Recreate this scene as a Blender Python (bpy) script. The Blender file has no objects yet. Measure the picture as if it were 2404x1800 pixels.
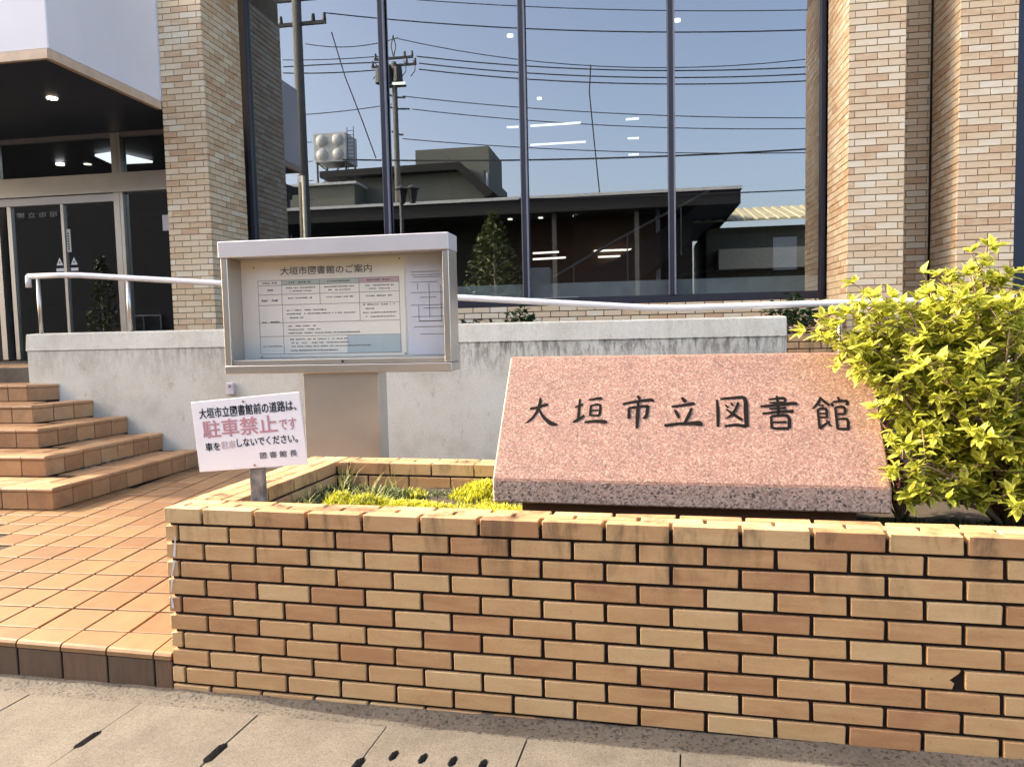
import bpy, bmesh, math, random
from mathutils import Vector, Matrix, noise
random.seed(7)
R = math.radians
sc = bpy.context.scene
COL = sc.collection
# ------------------------------------------------------------------ camera
CAM = Vector((1.64089, -2.65015, 1.34907)); YAW, PITCH, ROLL = -0.1626, -0.0708, -0.0224
FPX, PW, PH = 1804.0, 2404.0, 1800.0
fwd = Vector((math.sin(YAW)*math.cos(PITCH), math.cos(YAW)*math.cos(PITCH), math.sin(PITCH)))
rgt = Vector((math.cos(YAW), -math.sin(YAW), 0)); upv = rgt.cross(fwd)
rgt, upv = rgt*math.cos(ROLL)+upv*math.sin(ROLL), upv*math.cos(ROLL)-rgt*math.sin(ROLL)
cd = bpy.data.cameras.new('camera'); cam = bpy.data.objects.new('camera', cd); COL.objects.link(cam)
M = Matrix((rgt, upv, -fwd)).transposed().to_4x4(); M.translation = CAM; cam.matrix_world = M
cd.sensor_width = 36; cd.sensor_fit = 'HORIZONTAL'; cd.lens = FPX/PW*36; cd.clip_start = .05; cd.clip_end = 2000
sc.camera = cam
# ------------------------------------------------------------------ sky, sun, exposure
SUN_EL, SUN_AZ = R(31), (-math.cos(R(8.8)), math.sin(R(8.8)))
w = bpy.data.worlds.new('World'); sc.world = w; w.use_nodes = True
nt = w.node_tree; bg = nt.nodes['Background']
sky = nt.nodes.new('ShaderNodeTexSky'); sky.sky_type = 'NISHITA'; sky.sun_disc = False
sky.sun_elevation = SUN_EL; sky.sun_rotation = math.atan2(SUN_AZ[0], SUN_AZ[1])
sky.air_density = 0.8; sky.dust_density = 4.5; sky.ozone_density = .4
nt.links.new(sky.outputs[0], bg.inputs[0]); bg.inputs[1].default_value = 0.15
sl = bpy.data.lights.new('sun', 'SUN'); sl.energy = 2.0; sl.angle = R(.55); sl.color = (1, .93, .82)
so = bpy.data.objects.new('sun', sl); COL.objects.link(so)
sdir = Vector((SUN_AZ[0]*math.cos(SUN_EL), SUN_AZ[1]*math.cos(SUN_EL), math.sin(SUN_EL)))
so.rotation_euler = sdir.to_track_quat('Z', 'Y').to_euler(); so.location = sdir*30
vs = sc.view_settings; vs.view_transform = 'Standard'; vs.look = 'None'; vs.exposure = 2.4; vs.gamma = 1; vs.use_curve_mapping = False
vs.use_white_balance = True; vs.white_balance_temperature = 7600; vs.white_balance_tint = 12
sc.cycles.max_bounces = 8; sc.cycles.transparent_max_bounces = 16; sc.cycles.use_denoising = True
sc.cycles.caustics_reflective = False; sc.cycles.caustics_refractive = False

# ------------------------------------------------------------------ helpers
def ray(x, y): return fwd + rgt*((x-PW/2)/FPX) - upv*((y-PH/2)/FPX)
def at(x, y, Y):
    d = ray(x, y); return CAM + d*((Y-CAM.y)/d.y)
def atz(x, y, z):
    d = ray(x, y); return CAM + d*((z-CAM.z)/d.z)
D = 2404/2212.0
YG = 6.75                              # outer face of the window glass
def refl(xd, yd, Yreal):               # a display pixel seen in the glass -> the real point in front of the facade
    p = at(xd*D, yd*D, 2*YG-Yreal); return Vector((p.x, Yreal, p.z))
PHI = -0.0687
LM = Matrix.Rotation(PHI, 4, 'Z')      # planter frame -> world
def lw(x, y, z=0): return LM @ Vector((x, y, z))

MATS = {}
ALB = .77
PALE = {'facade_tile', 'joint_facade', 'plaster_white', 'board_white', 'paper', 'paper_blue', 'rail_white', 'inner_sill', 'fascia_tan'}
def dim(name, c): return tuple(x*(1 if name in PALE else ALB) for x in c)
def new_mat(name):
    m = bpy.data.materials.new(name); m.use_nodes = True; MATS[name] = m
    n = m.node_tree.nodes; return m, n, m.node_tree.links, n['Principled BSDF']
def ramp(n, l, src, stops):
    r = n.new('ShaderNodeValToRGB'); e = r.color_ramp.elements
    while len(e) < len(stops): e.new(.5)
    for i, (p, c) in enumerate(stops):
        e[i].position = p; e[i].color = (*c, 1) if len(c) == 3 else c
    l.new(src, r.inputs[0]); return r.outputs[0]
def mixc(n, l, a, b, f, mode='MIX'):
    m = n.new('ShaderNodeMix'); m.data_type = 'RGBA'; m.blend_type = mode
    for s, v in ((m.inputs[0], f), (m.inputs[6], a), (m.inputs[7], b)):
        if isinstance(v, (int, float)): s.default_value = v
        elif isinstance(v, tuple): s.default_value = (*v, 1)
        else: l.new(v, s)
    return m.outputs[2]
def math_(n, l, op, a, b=0.0, clamp=False):
    m = n.new('ShaderNodeMath'); m.operation = op; m.use_clamp = clamp
    for s, v in ((m.inputs[0], a), (m.inputs[1], b)):
        if isinstance(v, (int, float)): s.default_value = v
        else: l.new(v, s)
    return m.outputs[0]
def pos(n, l, scale=(1, 1, 1)):
    g = n.new('ShaderNodeNewGeometry'); mp = n.new('ShaderNodeMapping'); mp.inputs[3].default_value = scale
    l.new(g.outputs['Position'], mp.inputs[0]); return mp.outputs[0]
def noise_t(n, l, vec, scale, detail=4, rough=.55, dist=0):
    t = n.new('ShaderNodeTexNoise'); t.inputs['Scale'].default_value = scale; t.inputs['Detail'].default_value = detail
    t.inputs['Roughness'].default_value = rough; t.inputs['Distortion'].default_value = dist
    l.new(vec, t.inputs['Vector']); return t.outputs[0]
def bump(n, l, b, h, strength=.3, dist=.004):
    x = n.new('ShaderNodeBump'); x.inputs['Strength'].default_value = strength; x.inputs['Distance'].default_value = dist
    l.new(h, x.inputs['Height']); l.new(x.outputs[0], b.inputs['Normal'])
def rnd(n, l):                          # per-object + per-face random
    o = n.new('ShaderNodeObjectInfo'); a = n.new('ShaderNodeAttribute'); a.attribute_name = 'rnd'
    return math_(n, l, 'FRACT', math_(n, l, 'ADD', o.outputs['Random'], a.outputs['Fac']))
def simple(name, c, rough=.6, metal=0, var=.12, vs=8, bmp=0, bs=60, spec=.5, emit=None):
    m, n, l, b = new_mat(name); b.inputs['Roughness'].default_value = rough; b.inputs['Metallic'].default_value = metal
    if metal < .5: c = dim(name, c)
    b.inputs['Specular IOR Level'].default_value = spec
    p = pos(n, l); t = noise_t(n, l, p, vs, 5)
    l.new(ramp(n, l, t, [(.3, tuple(x*(1-var) for x in c)), (.7, tuple(min(1, x*(1+var)) for x in c))]), b.inputs['Base Color'])
    if bmp: bump(n, l, b, noise_t(n, l, p, bs, 4), bmp)
    if emit: b.inputs['Emission Color'].default_value = (*emit[:3], 1); b.inputs['Emission Strength'].default_value = emit[3]
    return m
def fired(name, stops, rough, streak=(2, 2, 9), stain=0.0, stain_z=(.4, .66), fine=.12, spec=.5, spots=True, dirt=.0, pv=.7):
    """fired clay: a tone per piece, soft kiln flashing inside it, pores, optional water stains"""
    m, n, l, b = new_mat(name); b.inputs['Roughness'].default_value = rough; b.inputs['Specular IOR Level'].default_value = spec
    p = pos(n, l); tone = rnd(n, l)
    fl = noise_t(n, l, pos(n, l, streak), 3.0, 3, .6, .6)
    tt = math_(n, l, 'ADD', math_(n, l, 'MULTIPLY', tone, pv), math_(n, l, 'MULTIPLY', math_(n, l, 'SUBTRACT', fl, .5), .9), True)
    c = ramp(n, l, tt, [(q, dim(name, k)) for q, k in stops])
    f2 = noise_t(n, l, pos(n, l, (30, 30, 120)), 3, 4, .6)
    c = mixc(n, l, c, ramp(n, l, f2, [(.3, (1-fine,)*3), (.7, (1+fine*.4,)*3)]), 1.0, 'MULTIPLY')
    if spots:
        v = n.new('ShaderNodeTexVoronoi'); v.inputs['Scale'].default_value = 26; l.new(p, v.inputs['Vector'])
        dot = ramp(n, l, v.outputs['Distance'], [(.045, (1, 1, 1)), (.075, (0, 0, 0))])
        c = mixc(n, l, c, (.16, .09, .045), math_(n, l, 'MULTIPLY', dot, .6))
    if stain:
        sn = noise_t(n, l, pos(n, l, (7, 7, 1.6)), 1.0, 6, .7, .4)
        s = ramp(n, l, sn, [(.5, (0, 0, 0)), (.68, (1, 1, 1))])
        sx = n.new('ShaderNodeSeparateXYZ'); g = n.new('ShaderNodeNewGeometry'); l.new(g.outputs['Position'], sx.inputs[0])
        mr = n.new('ShaderNodeMapRange'); mr.inputs[1].default_value = stain_z[0]; mr.inputs[2].default_value = stain_z[1]
        l.new(sx.outputs[2], mr.inputs[0])
        c = mixc(n, l, c, (.07, .05, .03), math_(n, l, 'MULTIPLY', math_(n, l, 'MULTIPLY', s, mr.outputs[0]), stain))
    if dirt:
        dn = ramp(n, l, noise_t(n, l, p, 5, 6, .7), [(.48, (0, 0, 0)), (.75, (1, 1, 1))])
        c = mixc(n, l, c, (.10, .08, .055), math_(n, l, 'MULTIPLY', dn, dirt))
    l.new(c, b.inputs['Base Color'])
    bump(n, l, b, noise_t(n, l, p, 90, 4, .7), .25, .002)
    return m

class MB:
    def __init__(s): s.v = []; s.f = []; s.r = []; s.e = []
    def quad(s, a, b, c, d, r=0.0):
        i = len(s.v); s.v += [tuple(a), tuple(b), tuple(c), tuple(d)]; s.f.append((i, i+1, i+2, i+3)); s.r.append(r)
    def poly(s, pts, r=0.0):
        i = len(s.v); s.v += [tuple(p) for p in pts]; s.f.append(tuple(range(i, i+len(pts)))); s.r.append(r)
    def box(s, x0, x1, y0, y1, z0, z1, r=0.0, mat=None):
        i = len(s.v); P = [(x0, y0, z0), (x1, y0, z0), (x1, y1, z0), (x0, y1, z0), (x0, y0, z1), (x1, y0, z1), (x1, y1, z1), (x0, y1, z1)]
        if mat is not None: P = [tuple(mat @ Vector(p)) for p in P]
        s.v += P
        for q in ((0, 3, 2, 1), (4, 5, 6, 7), (0, 1, 5, 4), (1, 2, 6, 5), (2, 3, 7, 6), (3, 0, 4, 7)):
            s.f.append(tuple(i+k for k in q)); s.r.append(r)
    def prism(s, pts, z0, z1, r=0.0):          # pts counter-clockwise in plan
        n = len(pts); i = len(s.v)
        s.v += [(p[0], p[1], z0) for p in pts]+[(p[0], p[1], z1) for p in pts]
        s.f.append(tuple(i+k for k in reversed(range(n)))); s.f.append(tuple(i+n+k for k in range(n))); s.r += [r, r]
        for k in range(n):
            j = (k+1) % n; s.f.append((i+k, i+j, i+n+j, i+n+k)); s.r.append(r)
    def extrude(s, pts, vec, r=0.0):           # any planar polygon pushed along vec
        n = len(pts); i = len(s.v); vec = Vector(vec)
        s.v += [tuple(p) for p in pts]+[tuple(Vector(p)+vec) for p in pts]
        s.f.append(tuple(i+k for k in reversed(range(n)))); s.f.append(tuple(i+n+k for k in range(n))); s.r += [r, r]
        for k in range(n):
            j = (k+1) % n; s.f.append((i+k, i+j, i+n+j, i+n+k)); s.r.append(r)
    def tube(s, pts, rad, seg=8, cap=True):
        pts = [Vector(p) for p in pts]; rads = rad if isinstance(rad, (list, tuple)) else [rad]*len(pts)
        rings = []; ref = None
        for k, p in enumerate(pts):
            t = (pts[min(k+1, len(pts)-1)]-pts[max(k-1, 0)]).normalized()
            if ref is None: ref = Vector((0, 0, 1)) if abs(t.z) < .9 else Vector((1, 0, 0))
            a = t.cross(ref).normalized(); bb = a.cross(t).normalized(); ref = bb
            i = len(s.v)
            s.v += [tuple(p+(a*math.cos(2*math.pi*q/seg)+bb*math.sin(2*math.pi*q/seg))*rads[k]) for q in range(seg)]
            rings.append(i)
        for a0, b0 in zip(rings, rings[1:]):
            for q in range(seg):
                q2 = (q+1) % seg; s.f.append((a0+q, a0+q2, b0+q2, b0+q)); s.r.append(0)
        if cap:
            s.f.append(tuple(rings[0]+q for q in reversed(range(seg)))); s.f.append(tuple(rings[-1]+q for q in range(seg))); s.r += [0, 0]
    def mesh(s, name, smooth=False, bevel=0, recalc=True):
        me = bpy.data.meshes.new(name); me.from_pydata(s.v, [], s.f)
        if any(s.r):
            a = me.attributes.new('rnd', 'FLOAT', 'FACE'); a.data.foreach_set('value', s.r)
        if s.e:
            a = me.attributes.new('edge', 'FLOAT', 'POINT'); a.data.foreach_set('value', s.e)
        if bevel or recalc:
            bm = bmesh.new(); bm.from_mesh(me)
            bmesh.ops.remove_doubles(bm, verts=bm.verts, dist=1e-6)
            if bevel: bmesh.ops.bevel(bm, geom=list(bm.edges), offset=bevel, segments=1, affect='EDGES', profile=.5)
            bmesh.ops.recalc_face_normals(bm, faces=bm.faces); bm.to_mesh(me); bm.free()
        if smooth:
            for p in me.polygons: p.use_smooth = True
        return me
    def build(s, name, mat, parent=None, **k): return obj(name, s.mesh(name, **k), mat, parent)
def obj(name, me, mat, parent=None, loc=None, rot=None, scale=None):
    o = bpy.data.objects.new(name, me); COL.objects.link(o)
    if mat is not None and not me.materials: me.materials.append(MATS[mat] if isinstance(mat, str) else mat)
    if parent: o.parent = parent
    if loc is not None: o.location = loc
    if rot is not None: o.rotation_euler = rot
    if scale is not None: o.scale = scale
    return o
def tag(o, label=None, cat=None, group=None, kind=None):
    for k, v in (('label', label), ('category', cat), ('group', group), ('kind', kind)):
        if v: o[k] = v
    return o
def thing(name, label, cat, loc=(0, 0, 0), rot=(0, 0, 0), group=None):
    o = bpy.data.objects.new(name, None); COL.objects.link(o); o.location = loc; o.rotation_euler = rot; o.empty_display_size = .1
    return tag(o, label, cat, group)
_bx = {}
def brick_mesh(lx, ly, lz, bev=.003, mat='brick'):     # centred bevelled block with worn edges, shared by size and variant
    k = (round(lx, 3), round(ly, 3), round(lz, 3), mat, random.randrange(5) if mat == 'brick' else 0)
    if k not in _bx:
        m = MB(); m.box(-lx/2, lx/2, -ly/2, ly/2, -lz/2, lz/2); me = m.mesh('brick_block', bevel=bev)
        if mat == 'brick':
            for v in me.vertices: v.co += Vector((random.uniform(-.0013, .0013), random.uniform(-.0006, .0006), random.uniform(-.001, .001)))
        me.materials.append(MATS[mat]); _bx[k] = me
    return _bx[k]
def text_mesh(txt, size, extr=.0006, offset=0.0, align='LEFT', spacing=1.0):
    cu = bpy.data.curves.new('t', 'FONT'); cu.body = txt; cu.size = size; cu.extrude = extr; cu.offset = offset
    cu.align_x = align; cu.align_y = 'CENTER'; cu.space_character = spacing; cu.resolution_u = 3
    o = bpy.data.objects.new('t', cu); COL.objects.link(o); bpy.context.view_layer.update()
    me = bpy.data.meshes.new_from_object(o.evaluated_get(bpy.context.evaluated_depsgraph_get()))
    bpy.data.objects.remove(o); me.materials.clear(); return me
def fit_text(txt, x0, x1, h=None, **k):                # text mesh scaled so that it fills x0..x1 (and height h), centred on z=0 in its XZ plane
    me = text_mesh(txt, 1.0, **k); xs = [v.co.x for v in me.vertices]; ys = [v.co.y for v in me.vertices]
    s = (x1-x0)/(max(xs)-min(xs)); sy = s if h is None else h/(max(ys)-min(ys)); cy = (max(ys)+min(ys))/2
    for v in me.vertices: v.co = Vector((x0+(v.co.x-min(xs))*s, -v.co.z, (v.co.y-cy)*sy))
    return me

# ------------------------------------------------------------------ materials
fired('brick', [(0, (.53, .28, .14)), (.3, (.645, .39, .195)), (.65, (.72, .48, .25)), (1, (.77, .565, .325))], .5, stain=.95, pv=.8, dirt=.10)
fired('facade_tile', [(0, (.64, .42, .255)), (.22, (.73, .55, .355)), (.7, (.79, .645, .45)), (1, (.83, .74, .58))], .6, fine=.06, spots=False, pv=.95)
fired('paving_tile', [(0, (.25, .125, .055)), (.4, (.31, .172, .078)), (1, (.375, .235, .115))], .5, streak=(6, 2.5, 4), dirt=.42, spots=False, pv=.6)
fired('step_tile', [(0, (.42, .22, .11)), (.5, (.55, .32, .16)), (1, (.66, .43, .24))], .55, streak=(4, 4, 4), dirt=.45, spots=False)
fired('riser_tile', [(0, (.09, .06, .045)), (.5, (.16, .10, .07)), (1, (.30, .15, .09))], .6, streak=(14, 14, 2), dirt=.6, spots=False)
simple('joint_dark', (.022, .014, .010), .95, var=.3)
simple('joint_facade', (.38, .30, .22), .95, var=.15)
simple('joint_paving', (.035, .02, .012), .95, var=.3)
simple('soil', (.06, .045, .03), .95, bmp=.6, bs=50)
simple('steel', (.74, .75, .80), .42, .35, .05, 3)
simple('steel_brushed', (.60, .58, .55), .33, .9, .05, 5)
simple('rail_white', (.78, .79, .82), .35, 0, .04)
simple('frame_navy', (.028, .030, .05), .45, 0, .1)
simple('dark_pane_blue', (.012, .028, .075), .4); simple('frame_grey', (.30, .30, .36), .5, 0, .1)
simple('plaster_white', (.74, .75, .80), .85, 0, .05, 1.2, .12, 300)
simple('fascia_tan', (.60, .46, .34), .6)
simple('soffit_navy', (.010, .020, .048), .5)
simple('ink', (.012, .010, .010), .8, spec=.08); simple('ink_grey', (.20, .20, .22), .7); simple('ink_red', (.62, .30, .36), .7); simple('ink_pink', (.72, .60, .66), .7)
simple('board_white', (.80, .80, .88), .4, 0, .02); simple('paper', (.88, .87, .80), .6, 0, .02); simple('paper_blue', (.70, .74, .84), .6, 0, .03)
simple('cell_green', (.62, .74, .68), .7, 0, .02); simple('cell_pink', (.80, .58, .62), .7, 0, .02); simple('cell_cyan', (.62, .76, .80), .7, 0, .03)
simple('post_wood', (.24, .23, .23), .8, 0, .45, 25, .3)
simple('plastic_white', (.75, .75, .80), .4)
simple('lamp_glow', (.9, .9, .85), .5, emit=(1, .93, .8, 2.2)); simple('tube_glow', (.9, .95, .95), .5, emit=(.92, 1, .97, .5)); simple('panel_glow', (.9, .9, .9), .5, emit=(1, .98, .93, .6))
simple('inner_dark', (.045, .045, .045), .8); simple('inner_brown', (.11, .060, .035), .8); simple('inner_sill', (.80, .86, .84), .6); simple('inner_floor', (.12, .11, .10), .5)
simple('inner_blue', (.02, .03, .07), .6); simple('stair_dark', (.018, .02, .03), .6); simple('stair_rail', (.42, .44, .42), .4, .5)
simple('asphalt', (.06, .06, .062), .9, 0, .2, 6, .4, 200); simple('earth', (.10, .095, .085), .95)
simple('pole_concrete', (.15, .145, .13), .85); simple('pole_metal', (.05, .055, .055), .6); simple('wire', (.02, .02, .025), .7)
simple('house_beige', (.20, .215, .18), .9); simple('house_cream', (.62, .60, .47), .9); simple('house_dark', (.025, .027, .022), .9); simple('roof_dark', (.010, .012, .013), .8)
simple('roof_edge', (.68, .72, .72), .6); simple('roof_cream', (.66, .62, .42), .8); simple('brick_far', (.055, .028, .018), .9); simple('tank', (.66, .68, .66), .5); simple('house_stucco', (.42, .43, .40), .9); simple('ink_pale', (.6, .6, .62), .8); simple('annexe_brick', (.032, .032, .042), .9); simple('glass_far', (.02, .03, .04), .15)
simple('bark', (.30, .26, .20), .9, 0, .35, 20, .4); simple('twig', (.33, .23, .15), .85)
def leafmat(name, rib, edge, transl=.35, var=.35):
    rib, edge = dim(name, rib), dim(name, edge)
    m, n, l, b = new_mat(name); a = n.new('ShaderNodeAttribute'); a.attribute_name = 'edge'
    t = rnd(n, l); f = math_(n, l, 'MULTIPLY_ADD', a.outputs['Fac'], .75); f.node.inputs[2].default_value = 0
    l.new(math_(n, l, 'MULTIPLY', t, .45), f.node.inputs[2])
    c = ramp(n, l, f, [(.1, rib), (.62, edge), (1, tuple(min(1, x*1.15+.06) for x in edge))])
    c = mixc(n, l, c, ramp(n, l, t, [(0, (1-var,)*3), (1, (1.1,)*3)]), 1.0, 'MULTIPLY')
    l.new(c, b.inputs['Base Color']); b.inputs['Roughness'].default_value = .5; b.inputs['Specular IOR Level'].default_value = .3
    tr = n.new('ShaderNodeBsdfTranslucent'); l.new(c, tr.inputs[0]); mx = n.new('ShaderNodeMixShader'); mx.inputs[0].default_value = transl
    l.new(b.outputs[0], mx.inputs[1]); l.new(tr.outputs[0], mx.inputs[2]); l.new(mx.outputs[0], n['Material Output'].inputs[0])
leafmat('leaf_gold', (.24, .32, .04), (.74, .76, .13), .5, .3); leafmat('leaf_dark', (.03, .07, .03), (.05, .12, .045)); leafmat('leaf_red', (.10, .012, .012), (.22, .03, .03))
leafmat('sedum', (.28, .36, .02), (.72, .72, .05), .3); leafmat('grass_blade', (.14, .18, .05), (.40, .44, .14), .3); leafmat('moss_dark', (.03, .05, .02), (.10, .15, .04), .2)
leafmat('leaf_far', (.03, .05, .015), (.09, .12, .03), .2)
def granite(name, cols, rough, scale=150, coat=.0):
    m, n, l, b = new_mat(name); p = pos(n, l); v = n.new('ShaderNodeTexVoronoi'); v.inputs['Scale'].default_value = scale; l.new(p, v.inputs['Vector'])
    sp = n.new('ShaderNodeSeparateColor'); l.new(v.outputs['Color'], sp.inputs[0])
    c = ramp(n, l, sp.outputs[0], [(q, dim(name, k)) for q, k in cols])
    big = noise_t(n, l, p, 9, 4, .6)
    c = mixc(n, l, c, ramp(n, l, big, [(.3, (.86, .84, .84)), (.7, (1.08, 1.05, 1.02))]), 1.0, 'MULTIPLY')
    l.new(c, b.inputs['Base Color']); b.inputs['Roughness'].default_value = rough
    bump(n, l, b, noise_t(n, l, p, 300, 3), .08, .001); return m, n, l, b, c
_gr = [(0, (.14, .10, .085)), (.12, (.275, .155, .125)), (.4, (.335, .195, .16)), (.7, (.385, .235, .19)), (.88, (.50, .345, .275)), (1, (.44, .355, .30))]
granite('granite_pink', _gr, .42, 190)
granite('granite_rough', [(0, (.07, .06, .06)), (.2, (.28, .23, .22)), (.6, (.46, .37, .34)), (1, (.60, .51, .46))], .85, 150)
def concrete(name, base, dark, scale=380):
    base, dark = dim(name, base), dim(name, dark)
    m, n, l, b = new_mat(name); p = pos(n, l)
    v = n.new('ShaderNodeTexVoronoi'); v.inputs['Scale'].default_value = scale/2.2; l.new(p, v.inputs['Vector'])
    sp = n.new('ShaderNodeSeparateColor'); l.new(v.outputs['Color'], sp.inputs[0])
    c = ramp(n, l, sp.outputs[0], [(0, dark), (.3, base), (.8, tuple(min(1, x*1.12) for x in base)), (1, tuple(min(1, x*1.35) for x in base))])
    c = mixc(n, l, c, ramp(n, l, noise_t(n, l, p, 4, 6, .65), [(.3, (.68, .66, .64)), (.68, (1.1, 1.09, 1.07))]), 1.0, 'MULTIPLY')
    l.new(c, b.inputs['Base Color']); b.inputs['Roughness'].default_value = .9
    bump(n, l, b, noise_t(n, l, p, scale, 4, .7), .5, .003)
concrete('slab', (.150, .136, .116), (.092, .084, .072), 620); concrete('gravel_mortar', (.125, .112, .095), (.035, .034, .033), 260)
# weathered white concrete wall: drip stains below the cap, green-grey mottling
m, n, l, b = new_mat('wall_concrete'); p = pos(n, l)
c = ramp(n, l, noise_t(n, l, p, 2.2, 6, .65), [(.3, (.48, .475, .42)), (.5, (.61, .62, .57)), (.7, (.66, .675, .64))])
c = mixc(n, l, c, ramp(n, l, noise_t(n, l, p, 60, 4, .7), [(.3, (.86, .86, .84)), (.6, (1.03, 1.03, 1.03))]), 1.0, 'MULTIPLY')
st = ramp(n, l, noise_t(n, l, pos(n, l, (13, 13, 3.2)), 1.6, 7, .75, .3), [(.44, (0, 0, 0)), (.58, (1, 1, 1))])
sx = n.new('ShaderNodeSeparateXYZ'); g = n.new('ShaderNodeNewGeometry'); l.new(g.outputs['Position'], sx.inputs[0])
za = ramp(n, l, math_(n, l, 'MULTIPLY', sx.outputs[2], .5), [(.46, (0, 0, 0)), (.605, (1, 1, 1)), (.621, (1, 1, 1)), (.623, (.12, .12, .12))])
xm = n.new('ShaderNodeMapRange'); xm.inputs[1].default_value = -3.6; xm.inputs[2].default_value = -.4; xm.inputs[3].default_value = .22; xm.inputs[4].default_value = .8; l.new(sx.outputs[0], xm.inputs[0])
c = mixc(n, l, c, (.11, .11, .10), math_(n, l, 'MULTIPLY', math_(n, l, 'MULTIPLY', st, za), xm.outputs[0]))
rs = ramp(n, l, noise_t(n, l, pos(n, l, (5, 5, 2)), 1.5, 6, .8), [(.58, (0, 0, 0)), (.68, (1, 1, 1))])
c = mixc(n, l, c, (.28, .23, .16), math_(n, l, 'MULTIPLY', rs, .5))
l.new(c, b.inputs['Base Color']); b.inputs['Roughness'].default_value = .9; bump(n, l, b, noise_t(n, l, p, 70, 5, .7), .5, .006)
def glassmat(name, refl_f, tint, trans):
    m, n, l, b = new_mat(name); n.remove(b)
    gl = n.new('ShaderNodeBsdfGlossy'); gl.inputs[0].default_value = (*tint, 1); gl.inputs['Roughness'].default_value = 0.0
    tr = n.new('ShaderNodeBsdfTransparent'); tr.inputs[0].default_value = (*trans, 1); tr2 = n.new('ShaderNodeBsdfTransparent')
    lw_ = n.new('ShaderNodeLayerWeight'); lw_.inputs[0].default_value = .25
    f = math_(n, l, 'MULTIPLY_ADD', lw_.outputs['Fresnel'], .55); f.node.inputs[2].default_value = refl_f
    mx = n.new('ShaderNodeMixShader'); l.new(f, mx.inputs[0]); l.new(tr.outputs[0], mx.inputs[1]); l.new(gl.outputs[0], mx.inputs[2])
    g = n.new('ShaderNodeNewGeometry'); m2 = n.new('ShaderNodeMixShader'); l.new(g.outputs['Backfacing'], m2.inputs[0])
    l.new(mx.outputs[0], m2.inputs[1]); l.new(tr2.outputs[0], m2.inputs[2]); l.new(m2.outputs[0], n['Material Output'].inputs[0])
glassmat('window_glass', .29, (.82, .89, .97), (.50, .55, .57)); glassmat('case_glass', .03, (.9, .95, 1), (.97, .98, .98)); glassmat('door_glass', .12, (.75, .85, .92), (.30, .38, .48))
def px(P):
    d = Vector(P)-CAM; z = d.dot(fwd)
    return (PW/2+FPX*d.dot(rgt)/z, PH/2-FPX*d.dot(upv)/z, z) if z > .05 else (-9e9, 9e9, z)
def seen(P, m=90):
    x, y, z = px(P); return -m < x < PW+m and -m < y < PH+m and z > 0
# ================================================================== SETTING
def struct(name, mb, mat, **k): return tag(mb.build(name, mat, **k), kind='structure')
g = MB(); g.box(-900, 900, -900, 900, -1.4, -.42); struct('ground', g, 'earth')
g = MB(); g.quad(lw(-60, -9, -.17), lw(60, -9, -.17), lw(60, -1.75, -.17), lw(-60, -1.75, -.17)); struct('road', g, 'asphalt', recalc=False)
# drain-cover pavement in front of the planter (falls a little to the left, like the street)
PAV = Matrix.Rotation(PHI, 4, 'Z') @ Matrix.Translation((-.16, 0, -.030)) @ Matrix.Rotation(-.0125, 4, 'Y')
g = MB(); g.box(-14, 14, -1.6, -.629, -.14, 0); g.box(-14, 14, -.112, .05, -.14, -.012); g.box(-14, 14, -1.75, -1.604, -.14, .004)
pav = g.mesh('pavement'); pav.transform(PAV); pav = tag(obj('pavement', pav, 'slab'), kind='structure')
g = MB(); nx = 190
for i in range(nx):       # rough mortar joint filling the strip between the slabs and the walls
    for j in range(5):
        P = []
        for a, c_ in ((0, 0), (1, 0), (1, 1), (0, 1)):
            X = -4.5+(i+a)*13.5/nx; Yl = -.118+(j+c_)*.13/5
            P.append((X, Yl, -.006+.008*noise.noise(Vector((X*9, Yl*14, 0)))+(.012 if j+c_ >= 4 else 0)))
        g.quad(*P)
ms = g.mesh('mortar_strip', smooth=True); ms.transform(PAV); tag(obj('mortar_strip', ms, 'gravel_mortar'), kind='structure')
def plate_holes(x0, x1, y0, y1, z0, z1, holes):
    xs = sorted({x0, x1, *[h[0] for h in holes], *[h[1] for h in holes]}); ys = sorted({y0, y1, *[h[2] for h in holes], *[h[3] for h in holes]})
    xs = [v for v in xs if x0 <= v <= x1]; ys = [v for v in ys if y0 <= v <= y1]
    def full(i, j):
        if i < 0 or j < 0 or i >= len(xs)-1 or j >= len(ys)-1: return False
        cx, cy = (xs[i]+xs[i+1])/2, (ys[j]+ys[j+1])/2
        return not any(h[0] < cx < h[1] and h[2] < cy < h[3] for h in holes)
    m = MB()
    for i in range(len(xs)-1):
        for j in range(len(ys)-1):
            if not full(i, j): continue
            a, b_, c_, d = xs[i], xs[i+1], ys[j], ys[j+1]
            m.quad((a, c_, z1), (b_, c_, z1), (b_, d, z1), (a, d, z1)); m.quad((a, c_, z0), (a, d, z0), (b_, d, z0), (b_, c_, z0))
            if not full(i-1, j): m.quad((a, c_, z0), (a, c_, z1), (a, d, z1), (a, d, z0))
            if not full(i+1, j): m.quad((b_, c_, z0), (b_, d, z0), (b_, d, z1), (b_, c_, z1))
            if not full(i, j-1): m.quad((a, c_, z0), (b_, c_, z0), (b_, c_, z1), (a, c_, z1))
            if not full(i, j+1): m.quad((a, d, z0), (a, d, z1), (b_, d, z1), (b_, d, z0))
    return m
def slot(cx, y0, y1, w_):   # rounded slot as three stacked rectangles
    return [(cx-w_/2, cx+w_/2, y0+.012, y1-.012), (cx-w_*.32, cx+w_*.32, y0+.004, y1-.004), (cx-w_*.16, cx+w_*.16, y0, y1)]
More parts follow.
